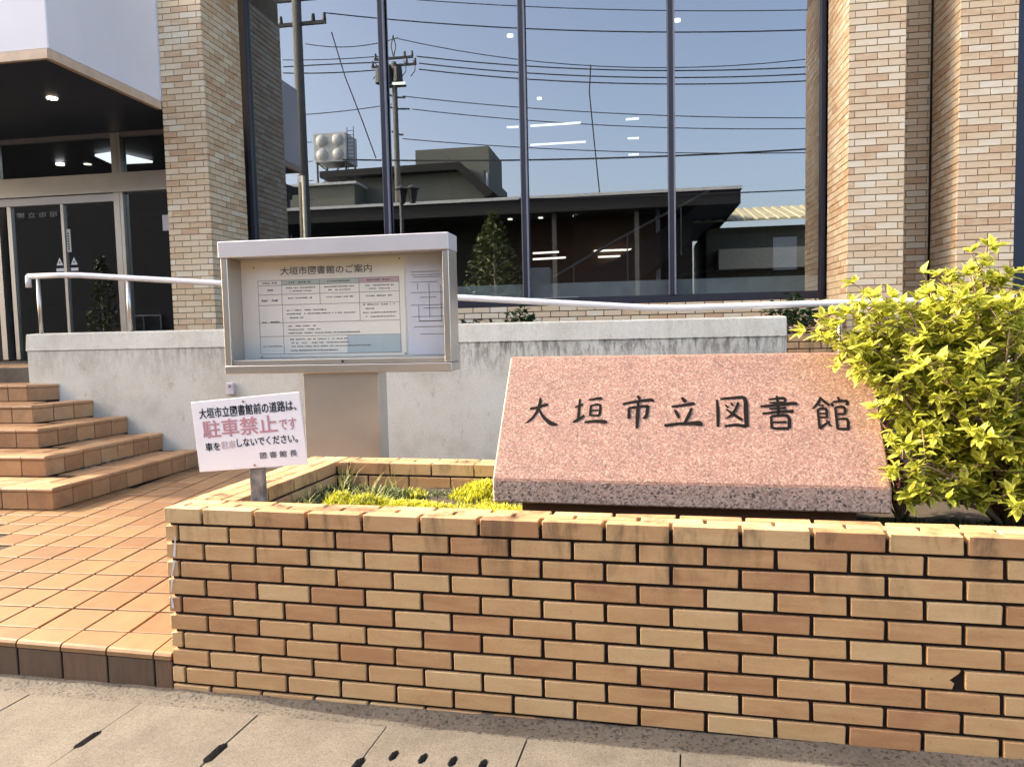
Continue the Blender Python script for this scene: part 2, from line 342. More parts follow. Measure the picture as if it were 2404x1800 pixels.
g = MB(); g.box(-14, 14, -.625, -.62, -.3, -.056); g.box(-14, 14, -.122, -.116, -.3, -.056); g.box(-14, 14, -.619, -.123, -.32, -.3); me = g.mesh('drain_channel'); me.transform(PAV); obj('drain_channel', me, 'joint_dark', pav)  # near-black channel added under the slots; their darkness is in its colour
JX = [-.722+.4995*k+.16 for k in range(-6, 14)]
for a, b_ in zip(JX, JX[1:]):
    H = slot(a, -.437, -.318, .034)+slot(b_, -.437, -.318, .034)
    if abs(a-.16-.776) < .02:
        for q in range(4): H += slot(a+.095+.1*q, -.325, -.262, .026)
    dz = random.uniform(-.002, .002)
    me = plate_holes(a+.0026, b_-.0026, -.622, -.121, -.055, dz, H).mesh('slab'); me.transform(PAV); obj('slab', me, 'slab', pav)

# tiled terrace
ZP = .115
g = MB(); P = [lw(-7, .016), lw(-.13, .016), lw(-.13, 1.21), lw(5, 1.21), Vector((5, 4.05, 0)), Vector((-7, 4.05, 0))]
g.prism([(p.x, p.y) for p in P], -.2, ZP-.014); terr = struct('terrace', g, 'joint_paving')
SK = .084; TY, TX = .235, .217
def colx(k, Y): return -.897+TX*k-SK*Y
SX0, SDX, SY0, SDY, SH = -2.54, -.397, 2.225, .404, .161
tile_me = {}
def para_tile(wx, wy, h, sk, mat, bev=.003):
    key = (round(wx, 3), round(wy, 3), mat)
    if key not in tile_me:
        m = MB(); m.extrude([(-wx/2+sk*wy/2, -wy/2, 0), (wx/2+sk*wy/2, -wy/2, 0), (wx/2-sk*wy/2, wy/2, 0), (-wx/2-sk*wy/2, wy/2, 0)], (0, 0, -h))
        me = m.mesh('tile', bevel=bev); me.materials.append(MATS[mat]); tile_me[key] = me
    return tile_me[key]
for j in range(0, 16):
    Y0 = .195+TY*j; Yc = Y0+TY/2
    if Yc > 3.98: break
    for k in range(-14, 14):
        xc = colx(k+.5, Yc); lp = LM.inverted() @ Vector((xc, Yc, 0))
        if lp.x > -.24 and lp.y < 1.27: continue
        if xc > .2 or (xc < SX0-.02 and Yc > SY0+.02): continue
        if not seen((xc, Yc, ZP), 40): continue
        obj('tile', para_tile(TX-.010, TY-.017, .02, SK, 'paving_tile'), None, terr, (xc, Yc, ZP+random.uniform(-.0008, .0008)))
def front(x):      # y of the terrace front edge at world x
    return (x*math.sin(PHI))/math.cos(PHI)
for k in range(-6, 5):
    xa, xb = colx(k, .05)+.004, colx(k+1, .05)-.004
    if xa > -.2: continue
    xb = min(xb, -.172)
    ya, yb = front(xa), front(xb); y1 = .191
    m = MB(); prof = [(.0, -.028), (.001, -.012), (.007, -.003), (.018, .0)]
    rows = []
    for x, y in ((xa, ya), (xb, yb)):
        rows.append([(x-SK*d*.0, y+d, ZP+z) for d, z in prof]+[(x-SK*(y1-y), y1, ZP), (x-SK*(y1-y), y1, ZP-.03), (x, y+.02, ZP-.03)])
    for q in range(6): m.quad(rows[0][q], rows[1][q], rows[1][q+1], rows[0][q+1])
    m.poly(rows[0]); m.poly(list(reversed(rows[1])))
    m.build('nose_tile', 'paving_tile', terr)
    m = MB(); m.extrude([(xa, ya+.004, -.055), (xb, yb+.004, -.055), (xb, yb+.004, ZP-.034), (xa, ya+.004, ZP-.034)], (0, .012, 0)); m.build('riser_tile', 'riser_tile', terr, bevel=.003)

# ================================================================== ENTRANCE STEPS
YW = 4.0
st = thing('entrance_steps', 'six orange tiled steps wrapping the corner below the glass entrance', 'steps', (SX0, SY0, ZP))
def stl(p): return (p[0]-SX0, p[1]-SY0, p[2]-ZP)
for k in range(6):
    X, Y, z0, z1 = SX0+SDX*k, SY0+SDY*k, ZP+SH*k, ZP+SH*(k+1)
    xe = X+.059+.04*k; g = MB(); XL = -7
    if k == 5: X = -4.262
    if k == 5: g.prism([(XL-SX0, Y+.012-SY0), (X-SX0, Y+.012-SY0), (X-SX0, 6.6-SY0), (XL-SX0, 6.6-SY0)], z0-ZP-.1, z1-.012-ZP)
    else: g.prism([(XL-SX0, Y+.012-SY0), (X-.012-SX0, Y+.012-SY0), (xe-.012-SX0, YW-SY0-.002)]+([(-4.25-SX0, YW-SY0-.002), (-4.25-SX0, 4.3-SY0), (XL-SX0, 4.3-SY0)] if k == 4 else [(XL-SX0, YW-SY0-.002)]), z0-ZP-(.1 if k else 0), z1-.012-ZP)
    step = g.build('step', 'joint_paving', st)
    L = max(YW-Y, .1); nside = max(1, round(L/.2)); ts = L/nside; sk = (xe-X)/L
    def seg_tiles(p0, p1, outn, cnt, first_half):
        d = (p1-p0)/cnt
        for q in range(cnt):
            a = p0+d*q+d.normalized()*.003; b_ = p0+d*(q+1)-d.normalized()*.003
            if not (seen((*a[:2], z1), 60) or seen((*b_[:2], z1), 60)): continue
            def P(pt, o, z): return stl((pt.x+outn.x*o, pt.y+outn.y*o, z))
            m = MB(); m.extrude([P(a, -.002, z0+.004), P(b_, -.002, z0+.004), P(b_, -.002, z1-.035), P(a, -.002, z1-.035)], tuple(-outn*.01)); m.build('riser_tile', 'step_tile', step, bevel=.003)
            m = MB(); ra, rb = [], []
            for o, z in ((-.001, -.031), (.002, -.024), (.002, -.012), (-.004, -.003), (-.014, 0), (-.19, 0), (-.19, -.012), (-.012, -.031)):
                dz_ = -.0015 if first_half else 0; ra.append(P(a, o, z1+z+dz_)); rb.append(P(b_, o, z1+z+dz_))
            for i in range(len(ra)): m.quad(ra[i], rb[i], rb[(i+1) % len(ra)], ra[(i+1) % len(ra)])
            m.poly(ra); m.poly(list(reversed(rb))); m.build('nose_tile', 'step_tile', step)
    c0 = Vector((X, Y, 0)); nf = 8
    seg_tiles(c0+Vector((-.212*nf, 0, 0)), c0, Vector((0, -1, 0)), nf, False)
    if k < 5: seg_tiles(c0, Vector((xe, YW-.004, 0)), Vector((1, -sk, 0)).normalized(), nside, True)
    # rear half of the tread
    for q in range(8):
        xa = X-.2-.212*q
        for yy in (Y+.3, Y+.5) if k == 5 else (Y+.3,):
            if seen((xa-.1, yy, z1), 60): obj('tile', para_tile(.205, .2, .012, 0, 'step_tile', .002), None, step, stl((xa-.1, yy, z1)))
    for q in range(nside-1 if k < 5 else 0):
        yy = Y+.2+ts*(q+1)
        if q >= 1 and yy < YW-.12 and seen((X-.29, yy, z1), 60): obj('tile', para_tile(.19, ts-.007, .012, -sk, 'step_tile', .002), None, step, stl((X-.292+sk*(yy-Y), yy, z1)))

rd = random.Random(9); g = MB()       # crumbled mortar lying in the corners of two treads
for k, x0, x1 in ((1, .35, 1.25), (2, .28, .8)):
    X, Y, z1 = SX0+SDX*k, SY0+SDY*k, ZP+SH*k
    for q in range(120):
        f = rd.uniform(x0, x1); p = Vector((X+.012+abs(rd.gauss(0, .022))+.03*f, Y+f, z1)); s_ = rd.uniform(.004, .016)
        g.box(-s_, s_, -s_*.8, s_*.8, 0, s_*.7, 0, Matrix.Translation(p) @ Matrix.Rotation(rd.uniform(0, 3), 4, 'Z') @ Matrix.Rotation(rd.uniform(-.4, .4), 4, 'X'))
tag(g.build('mortar_crumbs', 'gravel_mortar'), 'grey crumbled mortar lying in the corners of the tiled steps', 'rubble', kind='stuff')
# ================================================================== BRICK PLANTER
pl = thing('brick_planter', 'long low tan brick planter with dark joints and tiled rim in the foreground', 'planter', (0, 0, 0), (0, 0, PHI))
XF = 5.4
PX, XE, YI, YB0, YB1 = .2184, 3.12, .158, 1.035, 1.195
XL0, XL1 = -.162, .052
g = MB(); g.box(XL0+.014, XF, .013, YI-.016, -.2, .668); g.box(XL0+.014, XL1-.016, YI-.016, YB1-.012, -.2, .668); g.box(XL1-.016, XF, YB0+.004, YB1-.012, -.2, .668)
g.build('mortar_core', 'joint_dark', pl)
def brick(x0, x1, y0, y1, z0, z1, mat='brick', j=.001):
    me = brick_mesh(x1-x0, y1-y0, z1-z0, .002, mat)
    return obj('brick', me, None, pl, ((x0+x1)/2, (y0+y1)/2+random.uniform(-j, j), (z0+z1)/2), (random.uniform(-.002, .002), random.uniform(-.0025, .0025), random.uniform(-.003, .003)))
JT = .0066
def run(x0, x1, first, fn, pitch=PX):
    xs = [x0]; x = first
    while x < x1-.02:
        if x > x0+.02: xs.append(x)
        x += pitch
    xs.append(x1)
    for a, b_ in zip(xs, xs[1:]): fn(a, b_)
ST = (YI+.004)/3
for r_ in range(3):        # rim: three strips of brick slips, the front one with its full face showing
    run(XL0+(0 if r_ == 0 else .001), XE, {0: 0, 1: .11-PX, 2: .02}[r_], lambda a, b_: brick(a+(JT if a > XL0+.01 else 0), b_-JT, -.003+ST*r_+(.001 if r_ else 0), -.003+ST*(r_+1)-.0065, .6355, .694-.0008*r_))
for row in range(1, 11):
    zt = .63-.07*(row-1); off = 0 if row % 2 == 0 else PX/2
    def put(a, b_, row=row, zt=zt):
        a2, b2 = a+(JT if a > XL0+.01 else random.uniform(-.003, .002)), b_-JT
        if row == 6 and abs(a-11*PX) < .01:      # the chipped brick
            m = MB(); w_ = (b2-a2)/2
            m.extrude([(-w_, -.03, -.0295), (w_-.024, -.03, -.0295), (w_-.018, -.03, -.012), (w_-.032, -.03, -.002), (w_-.006, -.03, .021), (w_-.001, -.03, .0295), (-w_, -.03, .0295)], (0, .06, 0))
            o = m.build('brick', 'brick', pl); o.location = ((a2+b2)/2, .031, zt-.035); return
        brick(a2, b2, 0, .06, zt-.0637, zt-.0063)
    run(XL0, XE, off-PX*(1 if off else 0), put)
    if row < 11:               # left end courses
        run(.065, YB1, .17 if row % 2 else .28, lambda a, b_: obj('brick', brick_mesh(.06, b_-a-.009, .0595, .002), None, pl, (XL0+.03, (a+b_)/2, zt-.035)), .22)
SW = (XL1-XL0)/3
for r_ in range(3):
    run(YI+.002, YB1, YI+.1+.07*r_, lambda a, b_: brick(XL0+SW*r_+.001, XL0+SW*(r_+1)-.006, a+.004, b_-.004, .6355, .6935))
SB = (YB1-YB0)/3
for r_ in range(3):
    run(XL1+.001, 1.45, XL1+.07+.11*(r_ % 2), lambda a, b_: brick(a+.004, b_-.004, YB0+SB*r_+.001, YB0+SB*(r_+1)-.006, .6355, .6932))
run(XL1+.002, 1.45, XL1+.17, lambda a, b_: brick(a+.004, b_-.004, YB0-.001, YB0+.03, .5653, .6253))
run(YI+.01, YB0, YI+.2, lambda a, b_: brick(XL1-.03, XL1+.001, a+.004, b_-.004, .5653, .6253))
g = MB()
for row in range(1, 11):
    zt = .63-.07*(row-1); x = XL0+(.1 if row % 2 else 0)
    while x < XF-.2: g.box(x+.005, x+.2134, YB1-.03, YB1-.002, zt-.0645, zt-.0055, random.random()+.001); x += PX
for row in range(0, 11):      # the wall goes on to the right, outside the picture
    zt = .70-.07*row; x = XE+(0 if row % 2 == 0 else -PX/2+.11)
    while x < XF-.03:
        g.box(x+.005, min(x+.2134, XF), 0, .06 if row else YI, zt-.0637, zt-.006, random.random()+.001)
        if row == 0: g.box(x+.005, min(x+.2134, XF), YB0, YB1, zt-.0637, zt-.006, random.random()+.001)
        x += PX
tag(g.build('brick_courses', 'brick', pl, recalc=False), kind='stuff')
g = MB()
for (x0, z0, x1, z1, w0, w1) in ((-.118, .585, -.128, .505, .001, .006), (-.128, .49, -.145, .425, .006, .002), (-.142, .42, -.150, .365, .004, .002), (-.150, .35, -.146, .30, .004, .006)):
    g.quad((x0-w0, -.0035, z0), (x0+w0, -.0035, z0), (x1+w1, -.0035, z1), (x1-w1, -.0035, z1))
g.build('white_drip', 'plastic_white', pl, recalc=False)
g = MB(); N = 60
def soilz(x, y): return .572+.035*noise.noise(Vector((x*3, y*3, 1)))+.012*noise.noise(Vector((x*14, y*14, 4)))
for i in range(N):
    for j in range(22):
        q = [(XL1+(XF-XL1)*(i+a)/N, YI+(YB0-YI)*(j+c_)/22) for a, c_ in ((0, 0), (1, 0), (1, 1), (0, 1))]
        g.quad(*[(x, y, soilz(x, y)) for x, y in q])
g.build('soil', 'soil', pl, smooth=True)

# ================================================================== GRANITE NAME STONE
SXA, SXB = 1.066, 2.484
gs = thing('name_stone', 'sloping pink granite name stone with seven black brush characters in the brick planter', 'name stone', lw(SXA, .3, 0), (0, 0, PHI))
prof = [(.0, .684), (.0, .774), (.35, 1.229), (.40, 1.229), (.52, .684)]
m = MB(); m.extrude([(0, y, z) for y, z in prof], (SXB-SXA, 0, 0)); body = m.mesh('slab_body', bevel=.006)
body.materials.append(MATS['granite_pink']); body.materials.append(MATS['granite_rough'])
for p_ in body.polygons:
    if p_.normal.z < .3: p_.material_index = 1
body = obj('stone_body', body, None, gs)
m = MB(); m.box(.10, SXB-SXA-.1, .07, .46, .53, .6835); m.build('plinth', 'inner_brown', gs)
sl_v = Vector((0, .35, 1.229-.774)); sl_len = sl_v.length; sl_ang = math.atan2(sl_v.z, sl_v.y)
BR = {   # brush strokes on a 100-unit square, (x, y, half-width) along each stroke
 '大': [[(10, 60, 4), (35, 65, 5), (62, 74, 6), (66, 70, 2)], [(40, 97, 3), (41, 82, 6), (38, 62, 6), (28, 38, 5), (14, 22, 4), (0, 12, 1)], [(40, 60, 3), (52, 40, 5), (70, 22, 7), (86, 12, 8), (104, 10, 2)]],
 '垣': [[(2, 60, 3), (22, 68, 5), (28, 68, 3)], [(16, 88, 4), (16, 60, 5), (16, 24, 5)], [(0, 12, 3), (14, 20, 6), (34, 34, 4)], [(44, 84, 3), (78, 90, 5), (84, 86, 3)], [(52, 66, 4), (52, 32, 5)], [(52, 66, 3), (80, 68, 5), (80, 34, 5)], [(56, 50, 3), (76, 51, 3)], [(54, 34, 3), (80, 34, 4)], [(36, 12, 4), (66, 16, 5), (98, 14, 7), (102, 10, 3)]],
 '市': [[(48, 98, 4), (56, 86, 6)], [(4, 70, 4), (40, 78, 5), (90, 84, 6), (96, 78, 3)], [(24, 58, 5), (25, 24, 6)], [(24, 58, 4), (76, 64, 5), (80, 58, 6), (76, 30, 6), (66, 26, 3)], [(51, 80, 4), (51, 40, 7), (50, 0, 5), (49, -8, 1)]],
 '立': [[(46, 96, 4), (56, 84, 7), (58, 80, 3)], [(16, 66, 4), (46, 70, 5), (80, 76, 6), (84, 72, 2)], [(26, 56, 4), (34, 42, 6), (38, 30, 4)], [(76, 62, 4), (66, 36, 6), (54, 14, 4)], [(-4, 6, 5), (30, 12, 5), (70, 14, 6), (98, 14, 9), (106, 8, 3)]],
 '図': [[(8, 88, 4), (10, 50, 6), (9, 4, 5)], [(18, 90, 4), (60, 94, 5), (88, 92, 7), (90, 50, 8), (90, 4, 7)], [(32, 72, 3), (40, 62, 4)], [(48, 78, 3), (54, 68, 4)], [(70, 80, 4), (60, 56, 5), (46, 38, 4), (30, 28, 2)], [(34, 58, 3), (52, 44, 5), (74, 28, 6), (80, 26, 2)], [(28, 6, 4), (60, 10, 5), (88, 6, 6)]],
 '書': [[(48, 100, 4), (50, 70, 5), (49, 38, 4)], [(24, 88, 3), (68, 92, 5), (68, 78, 4)], [(26, 78, 3), (66, 79, 4)], [(0, 66, 4), (40, 70, 5), (96, 76, 6), (100, 70, 2)], [(24, 58, 3), (72, 62, 4)], [(4, 44, 4), (50, 50, 5), (92, 52, 6)], [(28, 36, 4), (28, -2, 5)], [(28, 36, 4), (74, 38, 6), (76, 0, 6)], [(32, 18, 3), (70, 19, 4)], [(30, 0, 4), (74, 0, 5)]],
 '館': [[(26, 98, 4), (16, 78, 5), (0, 62, 2)], [(26, 94, 3), (36, 82, 5), (48, 72, 5)], [(18, 72, 3), (32, 72, 3)], [(14, 60, 4), (14, 2, 5)], [(14, 60, 3), (36, 62, 5), (36, 34, 4)], [(18, 48, 3), (34, 48, 3)], [(18, 36, 3), (36, 36, 3)], [(14, 2, 4), (28, 14, 4), (44, 26, 2)], [(34, 28, 3), (44, 10, 4)], [(72, 98, 3), (76, 88, 5)], [(54, 80, 4), (56, 68, 4)], [(56, 82, 3), (96, 86, 5), (92, 72, 4)], [(62, 66, 4), (62, 0, 5)], [(62, 66, 3), (86, 67, 5), (86, 46, 4)], [(64, 46, 3), (86, 46, 4)], [(62, 30, 3), (90, 31, 5), (90, 2, 5)], [(62, 2, 4), (92, 2, 5)]]}
def stroke(m, pts, sx, oz):
    # smooth the polyline, then lay a tapered ribbon with a small thickness
    P = []
    for i in range(len(pts)-1):
        a, b_ = pts[i], pts[i+1]; p0 = pts[max(i-1, 0)]; p3 = pts[min(i+2, len(pts)-1)]
        for t in (0, .33, .66):
            q = []
            for c_ in range(3):
                q.append(.5*((2*a[c_])+(-p0[c_]+b_[c_])*t+(2*p0[c_]-5*a[c_]+4*b_[c_]-p3[c_])*t*t+(-p0[c_]+3*a[c_]-3*b_[c_]+p3[c_])*t**3))
            P.append(q)
    P.append(list(pts[-1])); L_, R_ = [], []
    for i, (x, y, w_) in enumerate(P):
        a, b_ = P[max(i-1, 0)], P[min(i+1, len(P)-1)]; dx, dy = b_[0]-a[0], b_[1]-a[1]; q = math.hypot(dx, dy) or 1
        w_ = max(w_, .8)*.84
        L_.append((x-dy/q*w_, y+dx/q*w_)); R_.append((x+dy/q*w_, y-dx/q*w_))
    s0, s1 = P[0], P[-1]
    for i in range(len(P)-1):
        m.quad(*[((x-50)*sx, (y-45)*sx, oz) for x, y in (L_[i], R_[i], R_[i+1], L_[i+1])])
CW = [1.148, 1.298, 1.444, 1.584, 1.735, 1.879, 2.043]   # filled from pixel positions below
pxs = [(1170, 893), (1274, 890), (1377, 890), (1475, 893), (1581, 893), (1682, 893), (1796, 895)]
for ch, (xd, yd) in zip('大垣市立図書館', pxs):
    nrm = (LM.to_3x3() @ Vector((0, -sl_v.z, sl_v.y))).normalized(); o0 = lw(SXA, .3, .774)
    d = ray(xd*D, yd*D); hit = CAM+d*((o0-CAM).dot(nrm)/d.dot(nrm)); loc_ = LM.inverted() @ hit - Vector((SXA, .3, 0))
    m = MB()
    for q, s_ in enumerate(BR[ch]): stroke(m, s_, .00128, .0012+.0003*(q % 5))
    o = m.build('character', 'ink', gs, recalc=False); o.location = loc_; o.rotation_euler = (sl_ang, 0, 0); o.scale = (1.0, 1.12, 1)

# ================================================================== NO-PARKING SIGN
sg = thing('notice_sign', 'tilted white plastic no-parking sign on a grey wooden stake at the planter corner', 'sign', lw(.105, .215, soilz(.105, .215)-.02), (0, 0, PHI))
zb = sg.location.z
m = MB(); m.box(-.029, .029, 0, .03, 0, .52); o = m.build('stake', 'post_wood', sg, bevel=.002); o.rotation_euler = (0, -.01, 0)
BW, BH = .488, .288
m = MB(); m.box(-BW/2, BW/2, -.004, 0, -BH/2, BH/2); bd = m.build('board', 'board_white', sg, bevel=.0012)
bd.location = (-.024, -.002, .957-zb); bd.rotation_euler = (0, -R(4.9), 0)
def print_on(parent, txt, x0, x1, z, h, mat, y, **k):
    o = obj('lettering', fit_text(txt, x0, x1, h, **k), mat, parent); o.location = (0, y, z); return o
print_on(bd, '大垣市立図書館前の道路は、', -.212, .225, .094, .043, 'ink', -.0048, offset=.008)
print_on(bd, '駐車禁止', -.205, .132, .028, .072, 'ink_red', -.0048, offset=.012); print_on(bd, 'です', .142, .217, .022, .046, 'ink_red', -.0048, offset=.01)
print_on(bd, '車を', -.202, -.135, -.044, .034, 'ink', -.0048, offset=.006); print_on(bd, '駐車', -.128, -.064, -.041, .032, 'ink_pink', -.0048, offset=.012)
print_on(bd, 'しないでください。', -.056, .215, -.037, .034, 'ink', -.0048, offset=.006); print_on(bd, '図 書 館 長', .04, .205, -.095, .026, 'ink_grey', -.0048, offset=.012)
for z in (.127, -.132):
    m = MB(); m.tube([(0, -.007, 0), (0, 0, 0)], .0045, 8); o = m.build('screw', 'bark', bd); o.location = (-.005 if z > 0 else .012, -.001, z)

# ================================================================== NOTICE CASE
CX0, CX1, CY, CZ0, CZ1, CDP = -.845, .577, 1.7, 1.112, 1.912, .205
nc = thing('notice_case', 'stainless steel glazed notice case on a wide pedestal behind the planter', 'notice case', (0, CY, ZP))
def nbox(name, mat, *b_, bevel=.003, parent=None):
    m = MB(); m.box(b_[0], b_[1], b_[2]-CY, b_[3]-CY, b_[4]-ZP, b_[5]-ZP); return m.build(name, mat, parent or nc, bevel=bevel)
nbox('hood', 'steel', CX0-.010, CX1, CY-.01, CY+CDP, CZ1-.098, CZ1, bevel=.004)
nbox('side_post', 'steel_brushed', CX0, CX0+.042, CY, CY+CDP, CZ0+.052, CZ1-.099); nbox('side_post', 'steel_brushed', CX1-.042, CX1-.004, CY, CY+CDP, CZ0+.052, CZ1-.099)
nbox('bottom_rail', 'steel_brushed', CX0+.002, CX1, CY-.012, CY+CDP, CZ0, CZ0+.05)
nbox('inner_sill', 'steel_brushed', CX0+.043, CX1-.043, CY+.012, CY+.15, CZ0+.051, CZ0+.082)
nbox('back_panel', 'paper', CX0+.043, CX1-.043, CY+.16, CY+CDP-.004, CZ0+.051, CZ1-.1, bevel=0)
nbox('glass_pane', 'case_glass', CX0+.043, CX1-.043, CY+.018, CY+.022, CZ0+.083, CZ1-.1, bevel=0)
m = MB(); m.tube([(0, CY+.006-CY, 0), (0, CY+.018-CY, 0)], .008, 10); o = m.build('lock', 'pole_metal', nc); o.location = (-.095, 0, CZ0+.067-ZP)
nbox('pedestal', 'steel_brushed', -.355, .121, CY+.02, CY+.17, ZP, CZ0-.001, bevel=.004)
YP = CY+.157
po = nbox('poster', 'paper', -.705, .258, YP-.002, YP, 1.205, 1.80, bevel=0); YP -= .0026
nbox('map_sheet', 'paper_blue', .272, .53, YP+.001, YP+.002, 1.205, 1.80, bevel=0)
def ink(mb, x0, x1, z0, z1): mb.quad((x0, YP-CY, z0-ZP), (x1, YP-CY, z0-ZP), (x1, YP-CY, z1-ZP), (x0, YP-CY, z1-ZP))
def tz(v): return 1.80-(v-340)/(1075-340)*.595       # poster rows measured on the photograph
def txp(v): return -.705+(v-235)/(1375-235)*.963
o = obj('poster_title', fit_text('大垣市図書館のご案内', txp(435), txp(1135), .05, offset=.008), 'ink_grey', nc); o.location = (0, YP-CY-.001, tz(418)-ZP)
colx_ = [txp(v) for v in (255, 440, 735, 1035, 1335)]; rows_ = [tz(v) for v in (488, 525, 595, 675, 810, 915, 1050)]
for a, b_, mat in ((1, 2, 'cell_green'), (2, 3, 'cell_green'), (3, 4, 'cell_pink')):
    m = MB(); ink(m, colx_[a], colx_[b_], rows_[1], rows_[0]); m.build('table_cell', mat, nc, recalc=False)
m = MB(); YP -= .0006; ink(m, txp(930), colx_[4], rows_[6], rows_[5]); m.build('table_cell', 'cell_cyan', nc, recalc=False)
m = MB(); YP -= .0006; t = .0011
for z in rows_: ink(m, colx_[0], colx_[4], z-t, z+t)
for i, x in enumerate(colx_): ink(m, x-t, x+t, {2: rows_[3], 3: rows_[4]}.get(i, rows_[6]), rows_[0])
m.build('table_grid', 'ink_grey', nc, recalc=False)
m = MB(); rr = random.Random(3)
def fake_line(x0, x1, z, h=.008, dens=.85):
    x = x0
    while x < x1:
        w_ = h*rr.uniform(.55, .95)
        if rr.random() < dens: ink(m, x, min(x+w_, x1), z-h*rr.uniform(.3, .5), z+h*rr.uniform(.3, .5))
        x += h*1.12
for c_ in range(4):
    xm = (colx_[c_]+colx_[c_+1])/2; wd = colx_[c_+1]-colx_[c_]
    fake_line(xm-wd*.3, xm+wd*.3, (rows_[0]+rows_[1])/2, .011)
    if c_: fake_line(xm-wd*.38, xm+wd*.38, rows_[1]-.018, .009); fake_line(xm-wd*.28, xm+wd*.28, rows_[1]-.038, .008); fake_line(xm-wd*.34, xm+wd*.34, (rows_[2]+rows_[3])/2+.008, .009)
    else:
        for zz in (560, 640, 805): fake_line(xm-wd*.36, xm+wd*.36, tz(zz), .012, .7)
        fake_line(xm-wd*.4, xm+wd*.42, tz(990), .008)
for x0, x1, v in ((475, 800, 718), (475, 1000, 745), (495, 600, 775), (1060, 1300, 690), (1080, 1150, 720), (1060, 1310, 750), (1080, 1300, 780), (480, 700, 838), (480, 730, 865), (480, 1030, 892), (490, 945, 940), (490, 945, 967), (490, 1110, 994), (490, 860, 1025)):
    fake_line(txp(x0), txp(x1), tz(v), .0085)
m.build('small_print', 'ink_grey', nc, recalc=False)
m = MB()
for x0, x1, v in ((1425, 1660, 460), (1425, 1670, 482), (1440, 1660, 498), (1420, 1640, 535), (1420, 1720, 612), (1490, 1630, 648), (1420, 1690, 705), (1510, 1700, 728), (1420, 1680, 790), (1435, 1695, 866), (1480, 1710, 920)): ink(m, txp(x0), txp(x1)-.02, tz(v)-.0014, tz(v)+.0014)
for x0, v0, v1 in ((1470, 545, 590), (1555, 545, 795), (1640, 560, 820), (1475, 705, 825)): ink(m, txp(x0)-.0014, txp(x0)+.0014, tz(v1), tz(v0))
ink(m, txp(1475), txp(1645), tz(827), tz(820)); m.build('map_lines', 'ink_grey', nc, recalc=False)
m = MB()
for x, v in ((228, 385), (1342, 355), (262, 1072), (1368, 1062)): ink(m, txp(x)-.004, txp(x)+.004, tz(v)-.004, tz(v)+.004)
m.build('poster_pins', 'pole_metal', nc, recalc=False)

# ================================================================== WHITE RAMP WALL, HANDRAIL
XW0, XW1 = -4.242, 2.864
rw = thing('ramp_wall', 'low weathered white concrete ramp wall with sloping cap behind the planter', 'wall', (0, YW, 0))
m = MB(); m.box(XW0, XW1, 0, .2, 0, 1.236); m.build('wall_body', 'wall_concrete', rw, bevel=.006)
m = MB(); A = [(-.008, 1.236), (-.006, 1.25), (.012, 1.40), (.2, 1.41), (.212, 1.236)]
m.extrude([(XW0-.012, y, z) for y, z in A], (XW1-XW0+.012, 0, 0)); m.build('wall_cap', 'wall_concrete', rw, bevel=.006)
ob = thing('outlet_box', 'small white weatherproof outlet box on the white wall above the no-parking sign', 'outlet box', (-2.111, YW, .852))
m = MB(); m.box(-.036, .036, -.03, -.001, -.055, .055); m.build('cover', 'plastic_white', ob, bevel=.006)
m = MB(); m.box(-.012, .012, -.034, -.0305, .012, .036); m.build('flap', 'frame_grey', ob, bevel=.002)
hr = thing('handrail', 'white tubular handrail sloping along the ramp above the white wall', 'handrail', (0, 4.1, 0))
RP = [(-4.262, 1.969), (-3.9, 1.969), (-3.70, 1.962), (-2.219, 1.838), (.062, 1.640), (1.75, 1.503), (1.98, 1.495), (4.04, 1.504), (5.4, 1.506)]
m = MB(); m.tube([(x, 0, z) for x, z in RP], .028, 12); m.build('rail', 'rail_white', hr, smooth=True)
m = MB(); m.tube([(-4.262, 0, 1.975), (-4.262, 0, 1.86)], .027, 12); m.build('rail_return', 'rail_white', hr, smooth=True)
def rail_z(x):
    for (a, za), (b_, zb_) in zip(RP, RP[1:]):
        if a <= x <= b_: return za+(zb_-za)*(x-a)/(b_-a)
for x in (-4.155, -3.184, -2.0, -.75): m = MB(); m.tube([(x, 0, 1.405), (x, 0, rail_z(x)-.02)], .019, 10); m.build('post', 'steel_brushed', hr, smooth=True)
for x in (3.3, 4.6): m = MB(); m.tube([(x, 0, .5), (x, 0, rail_z(x)-.02)], .019, 10); m.build('post', 'steel_brushed', hr, smooth=True)
# ramp and bed behind the wall
g = MB(); g.extrude([(-7, 4.2, 1.07), (-3.7, 4.2, 1.07), (1.9, 4.2, .58), (6, 4.2, .56), (6, 4.2, -.1), (-7, 4.2, -.1)], (0, 1.1, 0)); struct('ramp', g, 'slab')
bw = thing('low_brick_wall', 'low tan brick bed wall seen past the right end of the white wall', 'wall', (0, 5.3, 0))
m = MB(); m.box(-3.2, 6, .012, .18, 0, 1.215); m.build('mortar_core', 'joint_dark', bw)
for r_ in range(8):
    zt = 1.228-.07*r_; x = 2.7+(.104 if r_ % 2 else 0)
    while x < 5.6: obj('brick', brick_mesh(.199, .07, .0595, .002), None, bw, (x+.1, .035, zt-.033)); x += .208
m = MB(); m.box(2.7, 5, -.001, .19, 1.2285, 1.234); m.build('capping', 'joint_facade', bw)
g = MB(); g.box(-3.2, 6, 5.48, 6.5, 0, 1.2); struct('planting_bed', g, 'soil')

